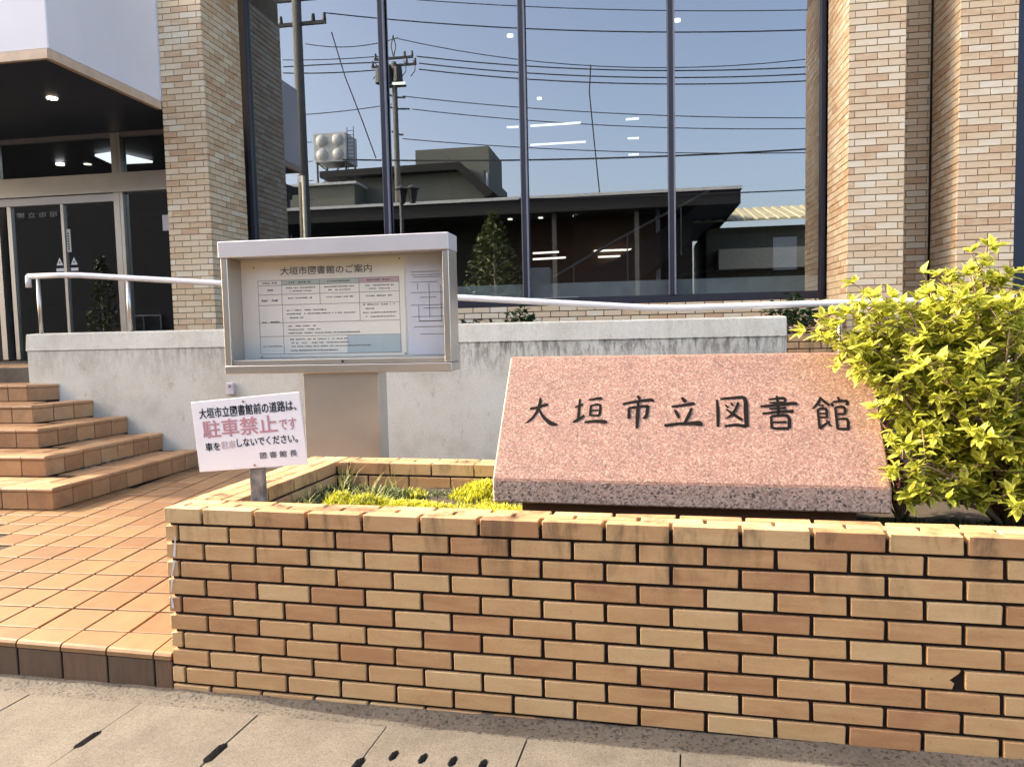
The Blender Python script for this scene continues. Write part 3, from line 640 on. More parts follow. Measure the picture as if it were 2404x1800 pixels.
# ================================================================== LIBRARY BUILDING
YF, ZTOP = 5.736, 6.2
lb = thing('library_building', 'tan brick tiled library with tall reflecting window bay and projecting white entrance block', 'building', (0, YF, 0))
def lbox(name, mat, x0, x1, y0, y1, z0, z1, parent=None, bevel=0):
    m = MB(); m.box(x0, x1, y0-YF, y1-YF, z0, z1); return m.build(name, mat, parent or lb, bevel=bevel)
tiles = []       # (parent, centre, size_x, axis, face_normal_axis)
TH, TP = .07, .21
def clad(parent, a0, a1, fixed, axis, z0, z1, jx, zj, out, jitter=.0):
    """stretcher bond of 200 x 60 tiles on a vertical face; axis 'x' faces -Y, 'y' faces +/-X"""
    r0 = math.floor((z0-zj)/TH)
    r_ = r0
    while zj+r_*TH < z1-.01:
        zb_ = zj+r_*TH; off = TP/2 if r_ % 2 else 0
        k0 = math.floor((a0-jx-off)/TP)-1; k = k0
        while True:
            s0, s1 = jx+off+k*TP, jx+off+(k+1)*TP; k += 1
            if s0 > a1-.012: break
            s0, s1 = max(s0, a0-.004), min(s1, a1+.004)
            if s1-s0 < .03: continue
            tiles.append((parent, (s0+s1)/2, s1-s0-.0095, fixed, axis, zb_+TH/2, out))
        r_ += 1
# piers: (front x0, x1, joint origin, z joint)
zjR, zjL = 4.336-.035, 5.09-.035
pierL = lbox('pier', 'joint_facade', -3.772, -3.258, YF+.012, 6.62, 0, ZTOP)
pierR = lbox('pier', 'joint_facade', 3.784, 4.292, YF+.012, 6.62, 0, ZTOP)
pierQ = lbox('pier', 'joint_facade', 4.820, 5.316, YF+.012, 6.62, 0, ZTOP)
rec = lbox('recess_wall', 'joint_facade', 4.2925, 4.8195, 6.502, 6.61, 0, ZTOP)
ZB = 1.0
clad(pierL, -3.785, -3.245, YF, 'x', ZB+.3, 5.6, -3.618, zjL, -1)
clad(pierL, YF+.004, 6.60, -3.245, 'y', ZB+.3, 5.6, YF+.05, zjL, 1)
clad(pierR, 3.772, 4.305, YF, 'x', ZB+.2, 5.2, 3.936, zjR, -1)
clad(pierR, YF+.004, 6.60, 3.772, 'y', ZB+.2, 5.2, YF+.05, zjR, -1)
clad(rec, 4.30, 4.807, 6.49, 'x', ZB+.2, 5.4, 4.25, zjR, -1)
clad(pierQ, 4.807, 5.328, YF, 'x', ZB+.2, 5.2, 4.986, zjR, -1)
clad(pierQ, YF+.004, 6.49, 4.807, 'y', ZB+.2, 5.2, YF+.05, zjR, -1)
sill = lbox('sill_wall', 'joint_dark', -3.25, 3.77, 6.512, 6.60, 0, 1.618)
clad(sill, -3.24, 3.765, 6.50, 'x', 1.27, 1.60, .94, 1.547, -1)
def tsc(t):
    par, a, wd, fx, ax, z, out = t; P = Vector((a, fx, z)) if ax == 'x' else Vector((fx, a, z))
    if not seen(P, 30): return 0
    nrm = Vector((0, out, 0)) if ax == 'x' else Vector((out, 0, 0)); v = CAM-P
    c_ = nrm.dot(v.normalized()); x, y, _ = px(P)
    if 515 < x < 1070 and y > 560: return 0
    return max(0, c_)*wd/v.length_squared
order = sorted(range(len(tiles)), key=lambda i: -tsc(tiles[i])); single = set(order[:300]); joined = {}
for i, (par, a, wd, fx, ax, z, out) in enumerate(tiles):
    C_ = (a, fx-YF+.012, z) if ax == 'x' else (fx-out*.012, a-YF, z); jit = random.uniform(-.0012, .0012)
    if i in single:
        me = brick_mesh(wd, .024, .0605, .0022, 'facade_tile') if ax == 'x' else brick_mesh(.024, wd, .0605, .0022, 'facade_tile')
        obj('brick', me, None, par, (C_[0]+(0 if ax == 'x' else jit), C_[1]+(jit if ax == 'x' else 0), C_[2]))
    else:
        m = joined.setdefault(par.name, (par, MB()))[1]; hw = wd/2
        j = jit
        if ax == 'x': m.box(C_[0]-hw, C_[0]+hw, C_[1]-.012+j, C_[1]+.012, z-.03, z+.03, random.random()+.001)
        else: m.box(C_[0]-.012+(j if out < 0 else 0), C_[0]+.012+(j if out > 0 else 0), C_[1]-hw, C_[1]+hw, z-.03, z+.03, random.random()+.001)
for par, m in joined.values(): tag(m.build('brick_courses', 'facade_tile', par, recalc=False), kind='stuff')
lbox('dark_corner_strip', 'joint_dark', 4.792, 4.8045, 6.45, 6.476, 1.0, ZTOP)  # narrow near-black strip standing in the inner corner of the recess
# window bay: frame, mullions, four panes
wf = lbox('window_frame', 'frame_navy', -3.245, 3.772, YG-.05, YG+.06, 1.622, 1.712)
lbox('frame_head', 'frame_navy', -3.245, 3.772, YG-.05, YG+.06, 5.95, 6.1, wf)
lbox('frame_jamb', 'frame_navy', -3.2445, -3.20, YG-.06, YG+.06, 1.7125, 5.949, wf); lbox('frame_jamb', 'frame_navy', 3.725, 3.7715, YG-.06, YG+.06, 1.7125, 5.949, wf)
mx = [-1.42, .315, 2.063]
for x in mx:
    lbox('mullion', 'frame_navy', x-.032, x+.020, YG-.075, YG+.06, 1.7125, 5.949, wf); lbox('mullion_cap', 'frame_grey', x+.0205, x+.040, YG-.076, YG-.03, 1.7125, 5.949, wf)
    lbox('mullion_cap', 'frame_grey', x-.045, x-.0325, YG-.06, YG-.03, 1.7125, 5.949, wf)
ed = [-3.2]+mx+[3.725]
for a, b_ in zip(ed, ed[1:]):
    lbox('window_pane', 'window_glass', a+(.021 if a > -3 else 0), b_-(.033 if b_ < 3.7 else 0), YG, YG+.008, 1.7125, 5.949, wf)
lbox('sun_block_upper_wall', 'joint_facade', -3.77, 14, 6.0, 6.95, ZTOP+.001, 12); lbox('roof', 'slab', -3.9, 14, 5.9, 18.1, 12.001, 12.3)  # out of view: wall raised and roof added to block the sun
# next bay to the right
lbox('window_frame', 'dark_pane_blue', 5.33, 5.9, YG-.05, YG+.05, 1.62, 6.1); lbox('window_pane', 'window_glass', 5.9, 9, YG, YG+.008, 1.72, 6.1)  # wide blue panel stands in for darkly reflecting glass, painted as flat colour
lbox('sill_wall', 'facade_tile', 5.317, 9, 6.51, 6.61, 0, 1.62)
# projecting white entrance block with dark soffit
lbox('upper_block', 'plaster_white', -13, -3.80, 4.0, YF-.002, 4.075, 5.32, bevel=.01); lbox('block_wall', 'plaster_white', -13, -3.79, YF, 6.55, 4.075, 6.9)
lbox('fascia', 'fascia_tan', -13, -3.805, 3.985, 4.03, 3.985, 4.072); lbox('fascia', 'fascia_tan', -3.849, -3.793, 4.0305, YF-.003, 3.985, 4.072)
sf = lbox('soffit', 'soffit_navy', -13, -3.85, 4.031, 6.9, 4.0, 4.06)
for x, y in ((-4.70, 5.11), (-6.6, 5.11), (-8.5, 5.11)):
    m = MB(); m.tube([(x, y-YF, 3.99), (x, y-YF, 4.0)], .055, 16); m.build('downlight', 'lamp_glow', sf)
# entrance glazing
YE = 6.6
en = lbox('entrance_frame', 'steel_brushed', -6.85, -3.79, YE-.09, YE+.1, 3.232, 3.476)
lbox('door_head', 'steel', -6.84, -5.02, YE-.05, YE+.03, 3.126, 3.223, en); lbox('top_rail', 'frame_grey', -8, -3.79, YE-.05, YE+.05, 3.945, 3.999, en)
for x0, x1, z1_ in ((-6.86, -6.78, 3.99), (-6.68, -6.62, 3.125), (-5.875, -5.835, 3.125), (-5.068, -4.985, 3.99), (-4.98, -4.935, 3.99)): lbox('jamb', 'steel_brushed', x0, x1, YE-.06 if z1_ > 3.5 else YE-.03, YE+.06 if z1_ > 3.5 else YE+.03, 1.085, z1_, en)
for x0, x1, z0_, z1_ in ((-6.62, -5.875, 1.09, 3.125), (-5.835, -5.07, 1.09, 3.125), (-4.93, -3.80, 1.09, 3.231), (-6.78, -5.07, 3.477, 3.944), (-4.93, -3.80, 3.477, 3.944)):
    lbox('door_leaf' if z1_ < 3.2 else 'window_pane', 'door_glass', x0, x1, YE, YE+.008, z0_, z1_, en)
lbox('side_wall', 'annexe_brick', -9, -6.87, YE-.06, YE+.1, 1.085, 3.94)
for xd, yd in ((645, 805), (800, 798)):
    p = at(xd/4.6, 440+yd/4.6, YE-.004); q = p.y-YF
    m = MB(); m.poly([(p.x-.05, q, p.z-.045), (p.x+.05, q, p.z-.045), (p.x, q, p.z+.058)]); m.quad((p.x-.056, q, p.z-.125), (p.x+.056, q, p.z-.125), (p.x+.056, q, p.z-.085), (p.x-.056, q, p.z-.085)); m.build('warning_sticker', 'board_white', en, recalc=False)
    m = MB(); q -= .001; m.tube([(p.x, q-.001, p.z-.008), (p.x, q, p.z-.008)], .014, 8); m.build('warning_mark', 'ink_grey', en)
p = at(743/4.6, 440+575/4.6, YE-.004); m = MB(); m.box(p.x-.03, p.x+.03, p.y-YF-.002, p.y-YF, p.z-.15, p.z+.15); m.build('door_plate', 'paper', en)
m = MB(); q = p.y-YF-.0035
for k in range(7): m.quad((p.x-.014, q, p.z-.125+.034*k), (p.x+.014, q, p.z-.125+.034*k), (p.x+.014, q, p.z-.103+.034*k), (p.x-.014, q, p.z-.103+.034*k))
m.build('door_plate_print', 'ink_grey', en, recalc=False)
p = at(1808/4.6, 440+420/4.6, YF+.2); lbox('wall_notice', 'board_white', -4.42, -4.31, YE-.012, YE-.006, 2.72, 2.92, en)
# rooms behind the glass
rm = lbox('room_floor', 'inner_floor', -3.3, 9, YG+.062, 18, .9, 1.05)
lbox('room_ceiling', 'inner_dark', -3.3, 9, YG+.062, 18, 5.96, 6.1); lbox('room_back_wall', 'inner_brown', -3.3, 9, 17.8, 18, 1.06, 5.95)
lbox('room_side_wall', 'inner_dark', -3.4, -3.26, YG+.062, 18, 1.06, 5.95); lbox('room_side_wall', 'inner_dark', 8.9, 9, YG+.062, 18, 1.06, 5.95)
lbox('inner_sill', 'inner_sill', -3.2, 3.72, YG+.062, YG+.34, 1.4, 1.895); lbox('mezzanine', 'inner_dark', -3.2, 8.8, 12.2, 17.7, 3.62, 3.9)
lbox('reading_wall', 'inner_brown', .4, 2.0, 13.0, 13.1, 1.06, 3.6); lbox('column', 'inner_sill', 2.02, 2.10, 12.7, 12.8, 1.06, 3.6)
lbox('hall_floor', 'inner_floor', -9, -3.45, YE+.11, 13, .95, 1.08); lbox('hall_ceiling', 'soffit_navy', -9, -3.45, YE+.11, 13, 4.0, 4.1); lbox('hall_back_wall', 'inner_dark', -9, -3.45, 12.9, 13, 1.081, 3.99)
lbox('hall_side_wall', 'inner_dark', -9.1, -9.0, YE+.11, 13, 1.08, 4.0); lbox('hall_blue_mat', 'inner_blue', -8.9, -4.5, 9.4, 9.5, 1.09, 1.9)
def lamp_on(zc, pts, name, mat, wd=.05):
    P = [atz(x*D, y*D, zc) for x, y in pts]
    m = MB(); d = (P[1]-P[0]).normalized(); s_ = Vector((-d.y, d.x, 0))*wd
    m.extrude([(q.x, q.y-YF, zc) for q in (P[0]-s_, P[1]-s_, P[1]+s_, P[0]+s_)], (0, 0, .03)); m.build(name, mat, lb)
for a in ([(1146, 274), (1254, 267)], [(1146, 315), (1265, 308)], [(1095, 277), (1120, 276)], [(1352, 260), (1380, 258)], [(1356, 301), (1380, 300)], [(1358, 336), (1380, 335)], [(848, 183), (875, 182)]):
    lamp_on(5.4, a, 'linear_lamp', 'tube_glow', .024)
for x, y in ((1102, 80), (1463, 47), (1165, 215)):
    p = atz(x*D, y*D, 5.4); m = MB(); m.tube([(p.x, p.y-YF, 5.4), (p.x, p.y-YF, 5.43)], .045, 12); m.build('spot_lamp', 'tube_glow', lb)
for x, y in ((1102, 474), (1168, 471), (1243, 467)):
    p = atz(x*D, y*D, 3.6); m = MB(); m.tube([(p.x, p.y-YF, 3.59), (p.x, p.y-YF, 3.615)], .05, 12); m.build('spot_lamp', 'tube_glow', lb)
for a in ([(1151, 549), (1207, 546)], [(1151, 562), (1222, 558)], [(1283, 544), (1365, 541)], [(1292, 557), (1340, 555)]):
    P = [at(x*D, y*D, 12.9) for x, y in a]; m = MB(); m.extrude([(q.x, q.y-YF, q.z+o_) for q, o_ in ((P[0], 0), (P[1], 0), (P[1], .035), (P[0], .035))], (0, .03, 0)); m.build('shelf_lamp', 'panel_glow', lb)
P = [atz(x*D, y*D, 3.95) for x, y in ((205, 338), (245, 332), (330, 352), (245, 356))]
m = MB(); m.extrude([(q.x, q.y-YF, 3.95) for q in P], (0, 0, .03)); m.build('ceiling_panel', 'panel_glow', lb)
for x, y in ((130, 357),): p = atz(x*D, y*D, 3.95); m = MB(); m.tube([(p.x, p.y-YF, 3.95), (p.x, p.y-YF, 3.98)], .06, 12); m.build('spot_lamp', 'lamp_glow', lb)
# inner staircase, rising to the right behind the glass
sv = thing('inner_staircase', 'dark staircase with pale handrail rising to the right behind the window', 'staircase', (2, 9.6, 1.05))
def sp_(x, y, Y=9.6): q = at(x*D, y*D, Y); return (q.x-2, Y-9.6, q.z-1.05)
m = MB(); m.extrude([sp_(1230, 640), sp_(1400, 590), sp_(1560, 470), sp_(1598, 450), sp_(1594, 418), sp_(1540, 425), sp_(1330, 560), sp_(1180, 625)], (0, 1.2, 0)); m.build('flight', 'stair_dark', sv)
m = MB(); m.tube([Vector(sp_(1140, 612))-Vector((0, .1, 0)), Vector(sp_(1178, 610))-Vector((0, .1, 0)), Vector(sp_(1355, 508))-Vector((0, .1, 0)), Vector(sp_(1530, 415))-Vector((0, .1, 0))], .02, 8); m.build('stair_handrail', 'stair_rail', sv)
for x, y in ((1240, 574), (1355, 508), (1470, 446)): a = Vector(sp_(x, y))-Vector((0, .1, 0)); m = MB(); m.tube([a, a-Vector((0, 0, .75))], .012, 6); m.build('baluster', 'stair_rail', sv)
# furniture glimpsed inside
def inner_thing(name, label, cat, pxl, Y, parts):
    q = at(pxl[0]*D, pxl[1]*D, Y); t_ = thing(name, label, cat, (q.x, Y, 1.05))
    for nm, mat, b_ in parts:
        m = MB(); m.box(b_[0], b_[1], b_[2], b_[3], b_[4], b_[5]); m.build(nm, mat, t_, bevel=.02)
inner_thing('reading_desk', 'long dark reading desk inside the window, beside the staircase', 'desk', (1600, 640), 8.6, [('desk_top', 'stair_dark', (-.9, .5, -.3, .3, 1.02, 1.06)), ('leg', 'stair_dark', (-.85, -.8, -.25, .25, 0, 1.02)), ('leg', 'stair_dark', (.4, .45, -.25, .25, 0, 1.02))])
inner_thing('office_chair', 'round-backed dark chair just inside the right end of the window', 'chair', (1693, 630), 8.0, [('backrest', 'stair_dark', (-.17, .17, -.03, .04, .62, .98)), ('seat', 'stair_dark', (-.2, .2, -.25, .2, .48, .55)), ('leg', 'stair_dark', (-.03, .03, -.05, .05, 0, .48))])
inner_thing('book_cart', 'blue-grey book cart standing inside behind the first clear pane', 'cart', (1170, 600), 9.0, [('upper_shelf', 'inner_sill', (-.16, .16, -.2, .2, .75, 1.2)), ('lower_shelf', 'inner_sill', (-.16, .16, -.2, .2, .3, .7)), ('frame', 'stair_dark', (-.18, .18, -.22, .22, 0, .28))])
q = at(1735, 585, YG+.05); m = MB(); m.box(-.14, .14, 0, .004, -.2, .2); o = tag(m.build('wall_poster', 'paper_blue', None), 'pale paper notice hanging inside the right-hand window pane', 'poster'); o.location = (at(1843, 578, 7.3).x, 7.3, at(1843, 595, 7.3).z)

# ================================================================== PLANTS
def leaf_mesh(L_=1.0, W_=.52, fold=.22, curl=.25):
    V, E_ = [], []
    ts = (0, .3, .62, 1.0); ws = (.12, .95, .85, 0)
    for t_, w_ in zip(ts, ws):
        zc = -curl*t_*t_; V += [(-w_*W_/2, t_*L_, zc+fold*w_*W_/2), (0, t_*L_, zc), (w_*W_/2, t_*L_, zc+fold*w_*W_/2)]; E_ += [1, 0, 1]
    V = V[:9]+[(0, L_, -curl)]; E_ = E_[:9]+[1]
    F = []
    for k in range(2):
        i = 3*k; F += [(i, i+1, i+4, i+3), (i+1, i+2, i+5, i+4)]
    F += [(6, 7, 9), (7, 8, 9)]
    return V, E_, F
LV, LE, LF = leaf_mesh()
lm = bpy.data.meshes.new('leaf'); lm.from_pydata(LV, [], LF); a = lm.attributes.new('edge', 'FLOAT', 'POINT'); a.data.foreach_set('value', LE)
for p_ in lm.polygons: p_.use_smooth = True
def leaf_matrix(p, d, size, roll):
    d = d.normalized(); x = d.cross(Vector((0, 0, 1)))
    x = x.normalized() if x.length > .05 else Vector((1, 0, 0)); z = x.cross(d)
    Mx = Matrix((x, d, z)).transposed().to_4x4() @ Matrix.Rotation(roll, 4, 'Y') @ Matrix.Scale(size, 4); Mx.translation = p; return Mx
def add_leaf(mb, Mx, r):
    i = len(mb.v); mb.v += [tuple(Mx @ Vector(v)) for v in LV]; mb.e += LE
    for f in LF: mb.f.append(tuple(i+k for k in f)); mb.r.append(r)
rb = random.Random(11)
bush = thing('variegated_bush', 'bright yellow-green leafy bush spilling over the right end of the granite stone', 'bush', lw(2.98, .62, .56))
B0 = bush.location.copy()
def bl(x, y, z): return lw(x, y, z)-B0
trunk = MB(); base = bl(2.98, .62, .54)
tips = []
# limbs towards an uneven crown measured on the photograph (planter coordinates)
limbs = [(2.30, .62, 1.33), (2.40, .58, 1.38), (2.50, .70, 1.42), (2.62, .62, 1.40), (2.74, .66, 1.52), (2.80, .55, 1.50), (2.92, .7, 1.40), (3.02, .6, 1.46), (3.1, .7, 1.5), (3.25, .6, 1.4), (2.55, .45, 1.20), (2.62, .40, 1.08),
         (2.74, .40, 1.22), (2.88, .36, 1.12), (2.98, .42, 1.25), (3.1, .4, 1.1), (2.62, .38, .93), (2.56, .40, .80), (2.66, .36, .74), (2.80, .34, .72), (2.92, .34, .82), (3.02, .36, .95), (2.72, .42, .97), (3.2, .45, .9), (2.52, .55, 1.02), (2.60, .6, 1.12), (2.42, .66, 1.25), (2.84, .5, .92), (2.88, .30, .70), (2.48, .34, .76), (3.2, .8, 1.2), (2.9, .9, 1.3), (2.7, .85, 1.3), (2.68, .5, 1.3), (2.95, .5, 1.05), (2.50, .42, .92), (2.46, .36, .83), (2.58, .33, .86), (2.70, .32, .84), (2.76, .34, 1.05), (2.66, .36, 1.15), (2.55, .5, 1.33), (2.86, .38, 1.3), (2.98, .33, 1.0), (2.84, .30, .96), (2.78, .45, 1.36), (2.66, .55, 1.46), (2.36, .55, 1.30), (2.95, .3, .74), (2.27, .58, 1.36), (2.34, .5, 1.24), (2.46, .48, 1.16), (2.48, .44, 1.05), (2.52, .40, 1.10), (2.44, .6, 1.42), (2.58, .5, 1.38), (2.7, .45, 1.46), (2.9, .45, 1.44), (2.84, .6, 1.56)]
for L3 in limbs:
    tgt = bl(*L3); midp = base.lerp(tgt, .5)+Vector((rb.uniform(-.05, .05), rb.uniform(-.05, .05), .04+rb.uniform(-.03, .08)))
    pts = [base+Vector((rb.uniform(-.04, .04), rb.uniform(-.03, .03), 0)), base.lerp(midp, .55)+Vector((rb.uniform(-.02, .02), 0, .03)), midp, midp.lerp(tgt, .55), tgt]
    trunk.tube(pts, [.013, .010, .007, .005, .0025], 6)
    nt_ = rb.randint(13, 18) if L3[2] > .9 else rb.randint(6, 9)
    for q in range(nt_):
        f = .42+.6*q/nt_; p0 = midp.lerp(tgt, (f-.3)/.7) if f < 1 else tgt
        d = Vector((rb.gauss(0, 1), rb.gauss(-.25, .9), rb.gauss(.75, .6))).normalized(); ln = rb.uniform(.05, .13)
        p1 = p0+d*ln; trunk.tube([p0, p0.lerp(p1, .5)+Vector((0, 0, .008)), p1], [.0028, .002, .0014], 4); tips.append((p1, d, p0))
trunk.build('branches', 'twig', bush, smooth=True, recalc=False)
leaves = []
for p1, d, p0 in tips:
    nl = rb.randint(14, 19); up = (d+Vector((0, 0, .7))).normalized()
    for q in range(nl):
        f = q/nl; pp = p0.lerp(p1, .25+.75*f) if q < nl*.5 else p1
        ang = q*2.4; sp = .95-.55*f if q >= nl*.5 else 1.0
        x = up.orthogonal().normalized(); y = up.cross(x)
        dv = (up*(1.05-sp)+(x*math.cos(ang)+y*math.sin(ang))*sp+Vector((0, 0, rb.uniform(-.15, .2)))).normalized()
        leaves.append((pp, dv, rb.choice((rb.uniform(.024, .038), rb.uniform(.036, .056)))*(1.1 if q > nl*.5 else .9), rb.uniform(-.5, .5)))
leaves.sort(key=lambda L_: (CAM-(L_[0]+B0)).length_squared if seen(L_[0]+B0, 0) else 99)
lm_g = lm.copy(); lm_g.materials.append(MATS['leaf_gold'])
for pp, dv, s_, ro in leaves[:300]:
    o = obj('leaf', lm_g, None, bush); o.matrix_local = leaf_matrix(pp, dv, s_, ro)
mb = MB()
for pp, dv, s_, ro in leaves[300:]: add_leaf(mb, leaf_matrix(pp, dv, s_, ro), rb.random()+.001)
tag(mb.build('foliage', 'leaf_gold', bush, recalc=False, smooth=True), kind='stuff')
m = MB(); m.tube([bl(3.12, .52, .5), bl(3.03, .5, .66), bl(2.93, .55, .84), bl(2.86, .62, 1.05)], [.028, .024, .018, .012], 8); m.tube([bl(3.06, .55, .5), bl(3.08, .6, .8), bl(3.1, .66, 1.1)], [.024, .018, .01], 8)
m.build('stem', 'bark', bush, smooth=True)
def small_plant(name, label, mat, P0, n_, spread, size, h, seed, up=.6, group=None):
    r_ = random.Random(seed); t_ = thing(name, label, 'plant', P0, group=group); mb = MB(); tw = MB()
    for q in range(n_):
        a_ = r_.uniform(0, 6.28); rr_ = spread*math.sqrt(r_.random()); tip = Vector((math.cos(a_)*rr_, math.sin(a_)*rr_*.6, h*r_.uniform(.3, 1)*(1-.4*rr_/spread)))
        if q % 4 == 0: tw.tube([(0, 0, -.02), tip*.5+Vector((0, 0, .02)), tip], [.005, .004, .002], 4)
        for k in range(5):
            d = Vector((r_.gauss(0, 1), r_.gauss(0, 1), r_.gauss(up, .5))); add_leaf(mb, leaf_matrix(tip+Vector((r_.gauss(0, .02), r_.gauss(0, .02), r_.gauss(0, .02))), d, size*r_.uniform(.7, 1.2), r_.uniform(-.6, .6)), r_.random()+.001)
    tw.build('stems', 'twig', t_, recalc=False); tag(mb.build('foliage', mat, t_, recalc=False, smooth=True), kind='stuff')
small_plant('red_nandina', 'dark red leaved shrub in the gap between granite stone and yellow bush', 'leaf_red', lw(2.62, .74, .56), 70, .2, .05, .5, 5, .2)
for i, (xd, yd, Y, sp_r, h_, lab) in enumerate([(1032, 700, 5.75, .22, .24, 'small green weed left of the sapling above the white wall, beside the notice case'), (1122, 700, 5.7, .2, .34, 'leafy green sapling sticking up above the white wall right of the notice case'), (1303, 700, 5.8, .06, .14, 'tiny green sprout above the middle of the white wall'), (1725, 722, 5.75, .34, .42, 'dark green shrub filling the bed past the right end of the white wall')]):
    p = at(xd*D, yd*D, Y); small_plant('bed_shrub', lab, 'leaf_dark', (p.x, Y, 1.2), 90 if i == 3 else 34 if i < 2 else 9, sp_r, .085 if i != 2 else .06, h_+.06, 20+i, .5, 'plants in the bed under the window')
# stonecrop, moss and grass in the planter
r_ = random.Random(5); sed = MB(); moss = MB(); grs = MB()
def tuft(mb, x, y, z, n_, h, sp, w_):
    for q in range(n_):
        a_ = r_.uniform(0, 6.28); b0 = Vector((x+r_.gauss(0, sp), y+r_.gauss(0, sp), z)); d = Vector((math.cos(a_)*r_.uniform(.1, .8), math.sin(a_)*r_.uniform(.1, .8), 1)).normalized(); hh = h*r_.uniform(.6, 1.3)
        s_ = Vector((-math.sin(a_), math.cos(a_), 0))*w_; i = len(mb.v); b1 = b0+d*hh*.6; b2 = b0+d*hh+Vector((math.cos(a_), math.sin(a_), -.2))*hh*.25
        mb.v += [tuple(b0-s_), tuple(b0+s_), tuple(b1+s_), tuple(b1-s_), tuple(b2)]; mb.e += [0, 0, .6, .6, 1]; mb.f += [(i, i+1, i+2, i+3), (i+3, i+2, i+4)]; mb.r += [r_.random()+.001]*2
def to_w(mb):
    mb.v = [tuple(LM @ Vector(v)) for v in mb.v]; return mb
for q in range(1500):
    x, y = r_.uniform(.30, 1.12), r_.uniform(.18, 1.0); nn = noise.noise(Vector((x*4, y*5, 7)))
    dens = nn+(.22 if x > .42 and y < .72 else -.2)-(.25 if x < .5 else 0)
    hz = soilz(x, y)+max(0, .012+.06*nn)
    if dens > -.05: tuft(sed, x, y, hz-.016, 13, .026, .016, .0026)
    else: tuft(moss, x, y, hz-.025, 7, .03, .016, .003)
for q in range(700):
    x, y = r_.uniform(2.48, 3.1), r_.uniform(.18, .6); tuft(moss, x, y, soilz(x, y), 6, .03, .016, .003)
for q in range(260):
    x, y = r_.uniform(.07, .45), r_.uniform(.18, .98); tuft(moss, x, y, soilz(x, y), 7, .028, .018, .003)
for q in range(46):
    x, y = r_.uniform(.10, .5), r_.uniform(.22, .98); tuft(grs, x, y, soilz(x, y), 5, r_.choice((.07, .09, .14)), .012, .0022)
tag(to_w(sed).build('stonecrop', 'sedum', recalc=False), 'bright yellow stonecrop carpet in the planter left of the granite stone', 'ground cover', kind='stuff')
tag(to_w(moss).build('moss', 'moss_dark', recalc=False), 'dark green moss on the planter soil', 'moss', kind='stuff')
tag(to_w(grs).build('grass_blades', 'grass_blade', recalc=False), 'thin grass blades in the left corner of the planter', 'grass', kind='stuff')
for i, (xd, yd) in enumerate([(985, 1529), (1265, 1563)]):
    p = atz(xd*D, yd*D, -.02); mb = MB()
    for q in range(9):
        a_ = r_.uniform(0, 6.28); add_leaf(mb, leaf_matrix(Vector((r_.gauss(0, .008), r_.gauss(-.012, .004), .004)), Vector((math.cos(a_), math.sin(a_), .7)), .016, 0), r_.random()+.001)
    o = mb.build('weed', 'grass_blade', recalc=False); o.location = (p.x, p.y, -.022); tag(o, ['tiny weed in the mortar at the planter foot, the left one', 'tiny weed in the mortar at the planter foot, the right one'][i], 'weed')

# ================================================================== ACROSS THE STREET (seen mirrored in the window)
def far_box(parent, name, mat, P0, x0, x1, y0, y1, z0, z1):
    m = MB(); m.box(x0-P0[0], x1-P0[0], y0-P0[1], y1-P0[1], z0-P0[2], z1-P0[2]); return m.build(name, mat, parent)
def window_on(parent, P0, x0, x1, z0, z1, y):
    f = far_box(parent, 'window', 'frame_grey', P0, x0, x1, y-.02, y+.05, z0, z1); far_box(f, 'pane', 'glass_far', P0, x0+.06, (x0+x1)/2-.03, y+.051, y+.055, z0+.06, z1-.06); far_box(f, 'pane', 'glass_far', P0, (x0+x1)/2+.03, x1-.06, y+.051, y+.055, z0+.06, z1-.06)
# dark flat-roofed hall
a, b_ = refl(600, 440, -12), refl(1600, 420, -12); c_ = refl(1130, 428, -12); P0 = (a.x, -12, -.4); zt = c_.z
hall = thing('flat_roofed_hall', 'dark flat-roofed building across the street, mirrored low in the window', 'building', P0)
far_box(hall, 'roof', 'roof_dark', P0, a.x-1, b_.x, -24, -12, zt-.55, zt-.06); far_box(hall, 'roof_edge', 'roof_edge', P0, a.x-1, b_.x+.05, -24.1, -11.93, zt-.055, zt+.05)
far_box(hall, 'wall', 'house_dark', P0, a.x-.5, b_.x-1.5, -23, -14.2, -.4, zt-.551); far_box(hall, 'brick_wall', 'brick_far', P0, c_.x-.5, c_.x+5, -14.19, -14.0, -.4, zt-.6)
for x in (c_.x+1, c_.x+4): far_box(hall, 'post', 'pole_concrete', P0, x, x+.16, -12.5, -12.34, -.4, zt-.552)
for x in (c_.x+2.2, c_.x+5.4): window_on(hall, P0, x, x+2, .6, 2.2, -13.98)
for x in (a.x+.6, a.x+3.2, a.x+5.8): window_on(hall, P0, x, x+1.6, .8, 2.4, -14.19)
# beige house with pitched roof behind it
Yh = -32; e0, e1 = refl(765, 362, Yh), refl(1072, 420, Yh); r0 = refl(1000, 355, Yh)
P0 = (e0.x, Yh, -.4); bh = thing('beige_house', 'beige house with dark roof and rooftop block, mirrored left of centre in the window', 'house', P0)
far_box(bh, 'wall', 'house_beige', P0, e0.x-.5, refl(1045, 400, Yh).x, Yh-9, Yh, -.4, refl(900, 372, Yh).z)
m = MB(); zr = refl(900, 365, Yh).z; ze = e1.z
m.extrude([(x-P0[0], .9, z-P0[2]) for x, z in ((e0.x-2, zr), (r0.x, zr+.1), (e1.x, ze), (e1.x-.5, ze-.3), (r0.x-.2, zr-.35), (e0.x-2, zr-.4))], (0, -10.5, 0)); m.build('roof', 'roof_dark', bh)
u0, u1 = refl(897, 325, Yh-3), refl(1030, 322, Yh-3); far_box(bh, 'rooftop_block', 'house_beige', P0, u0.x, u1.x+.8, Yh-8, Yh-3, zr, u0.z)
v0, v1 = refl(985, 440, Yh), refl(1045, 425, Yh)
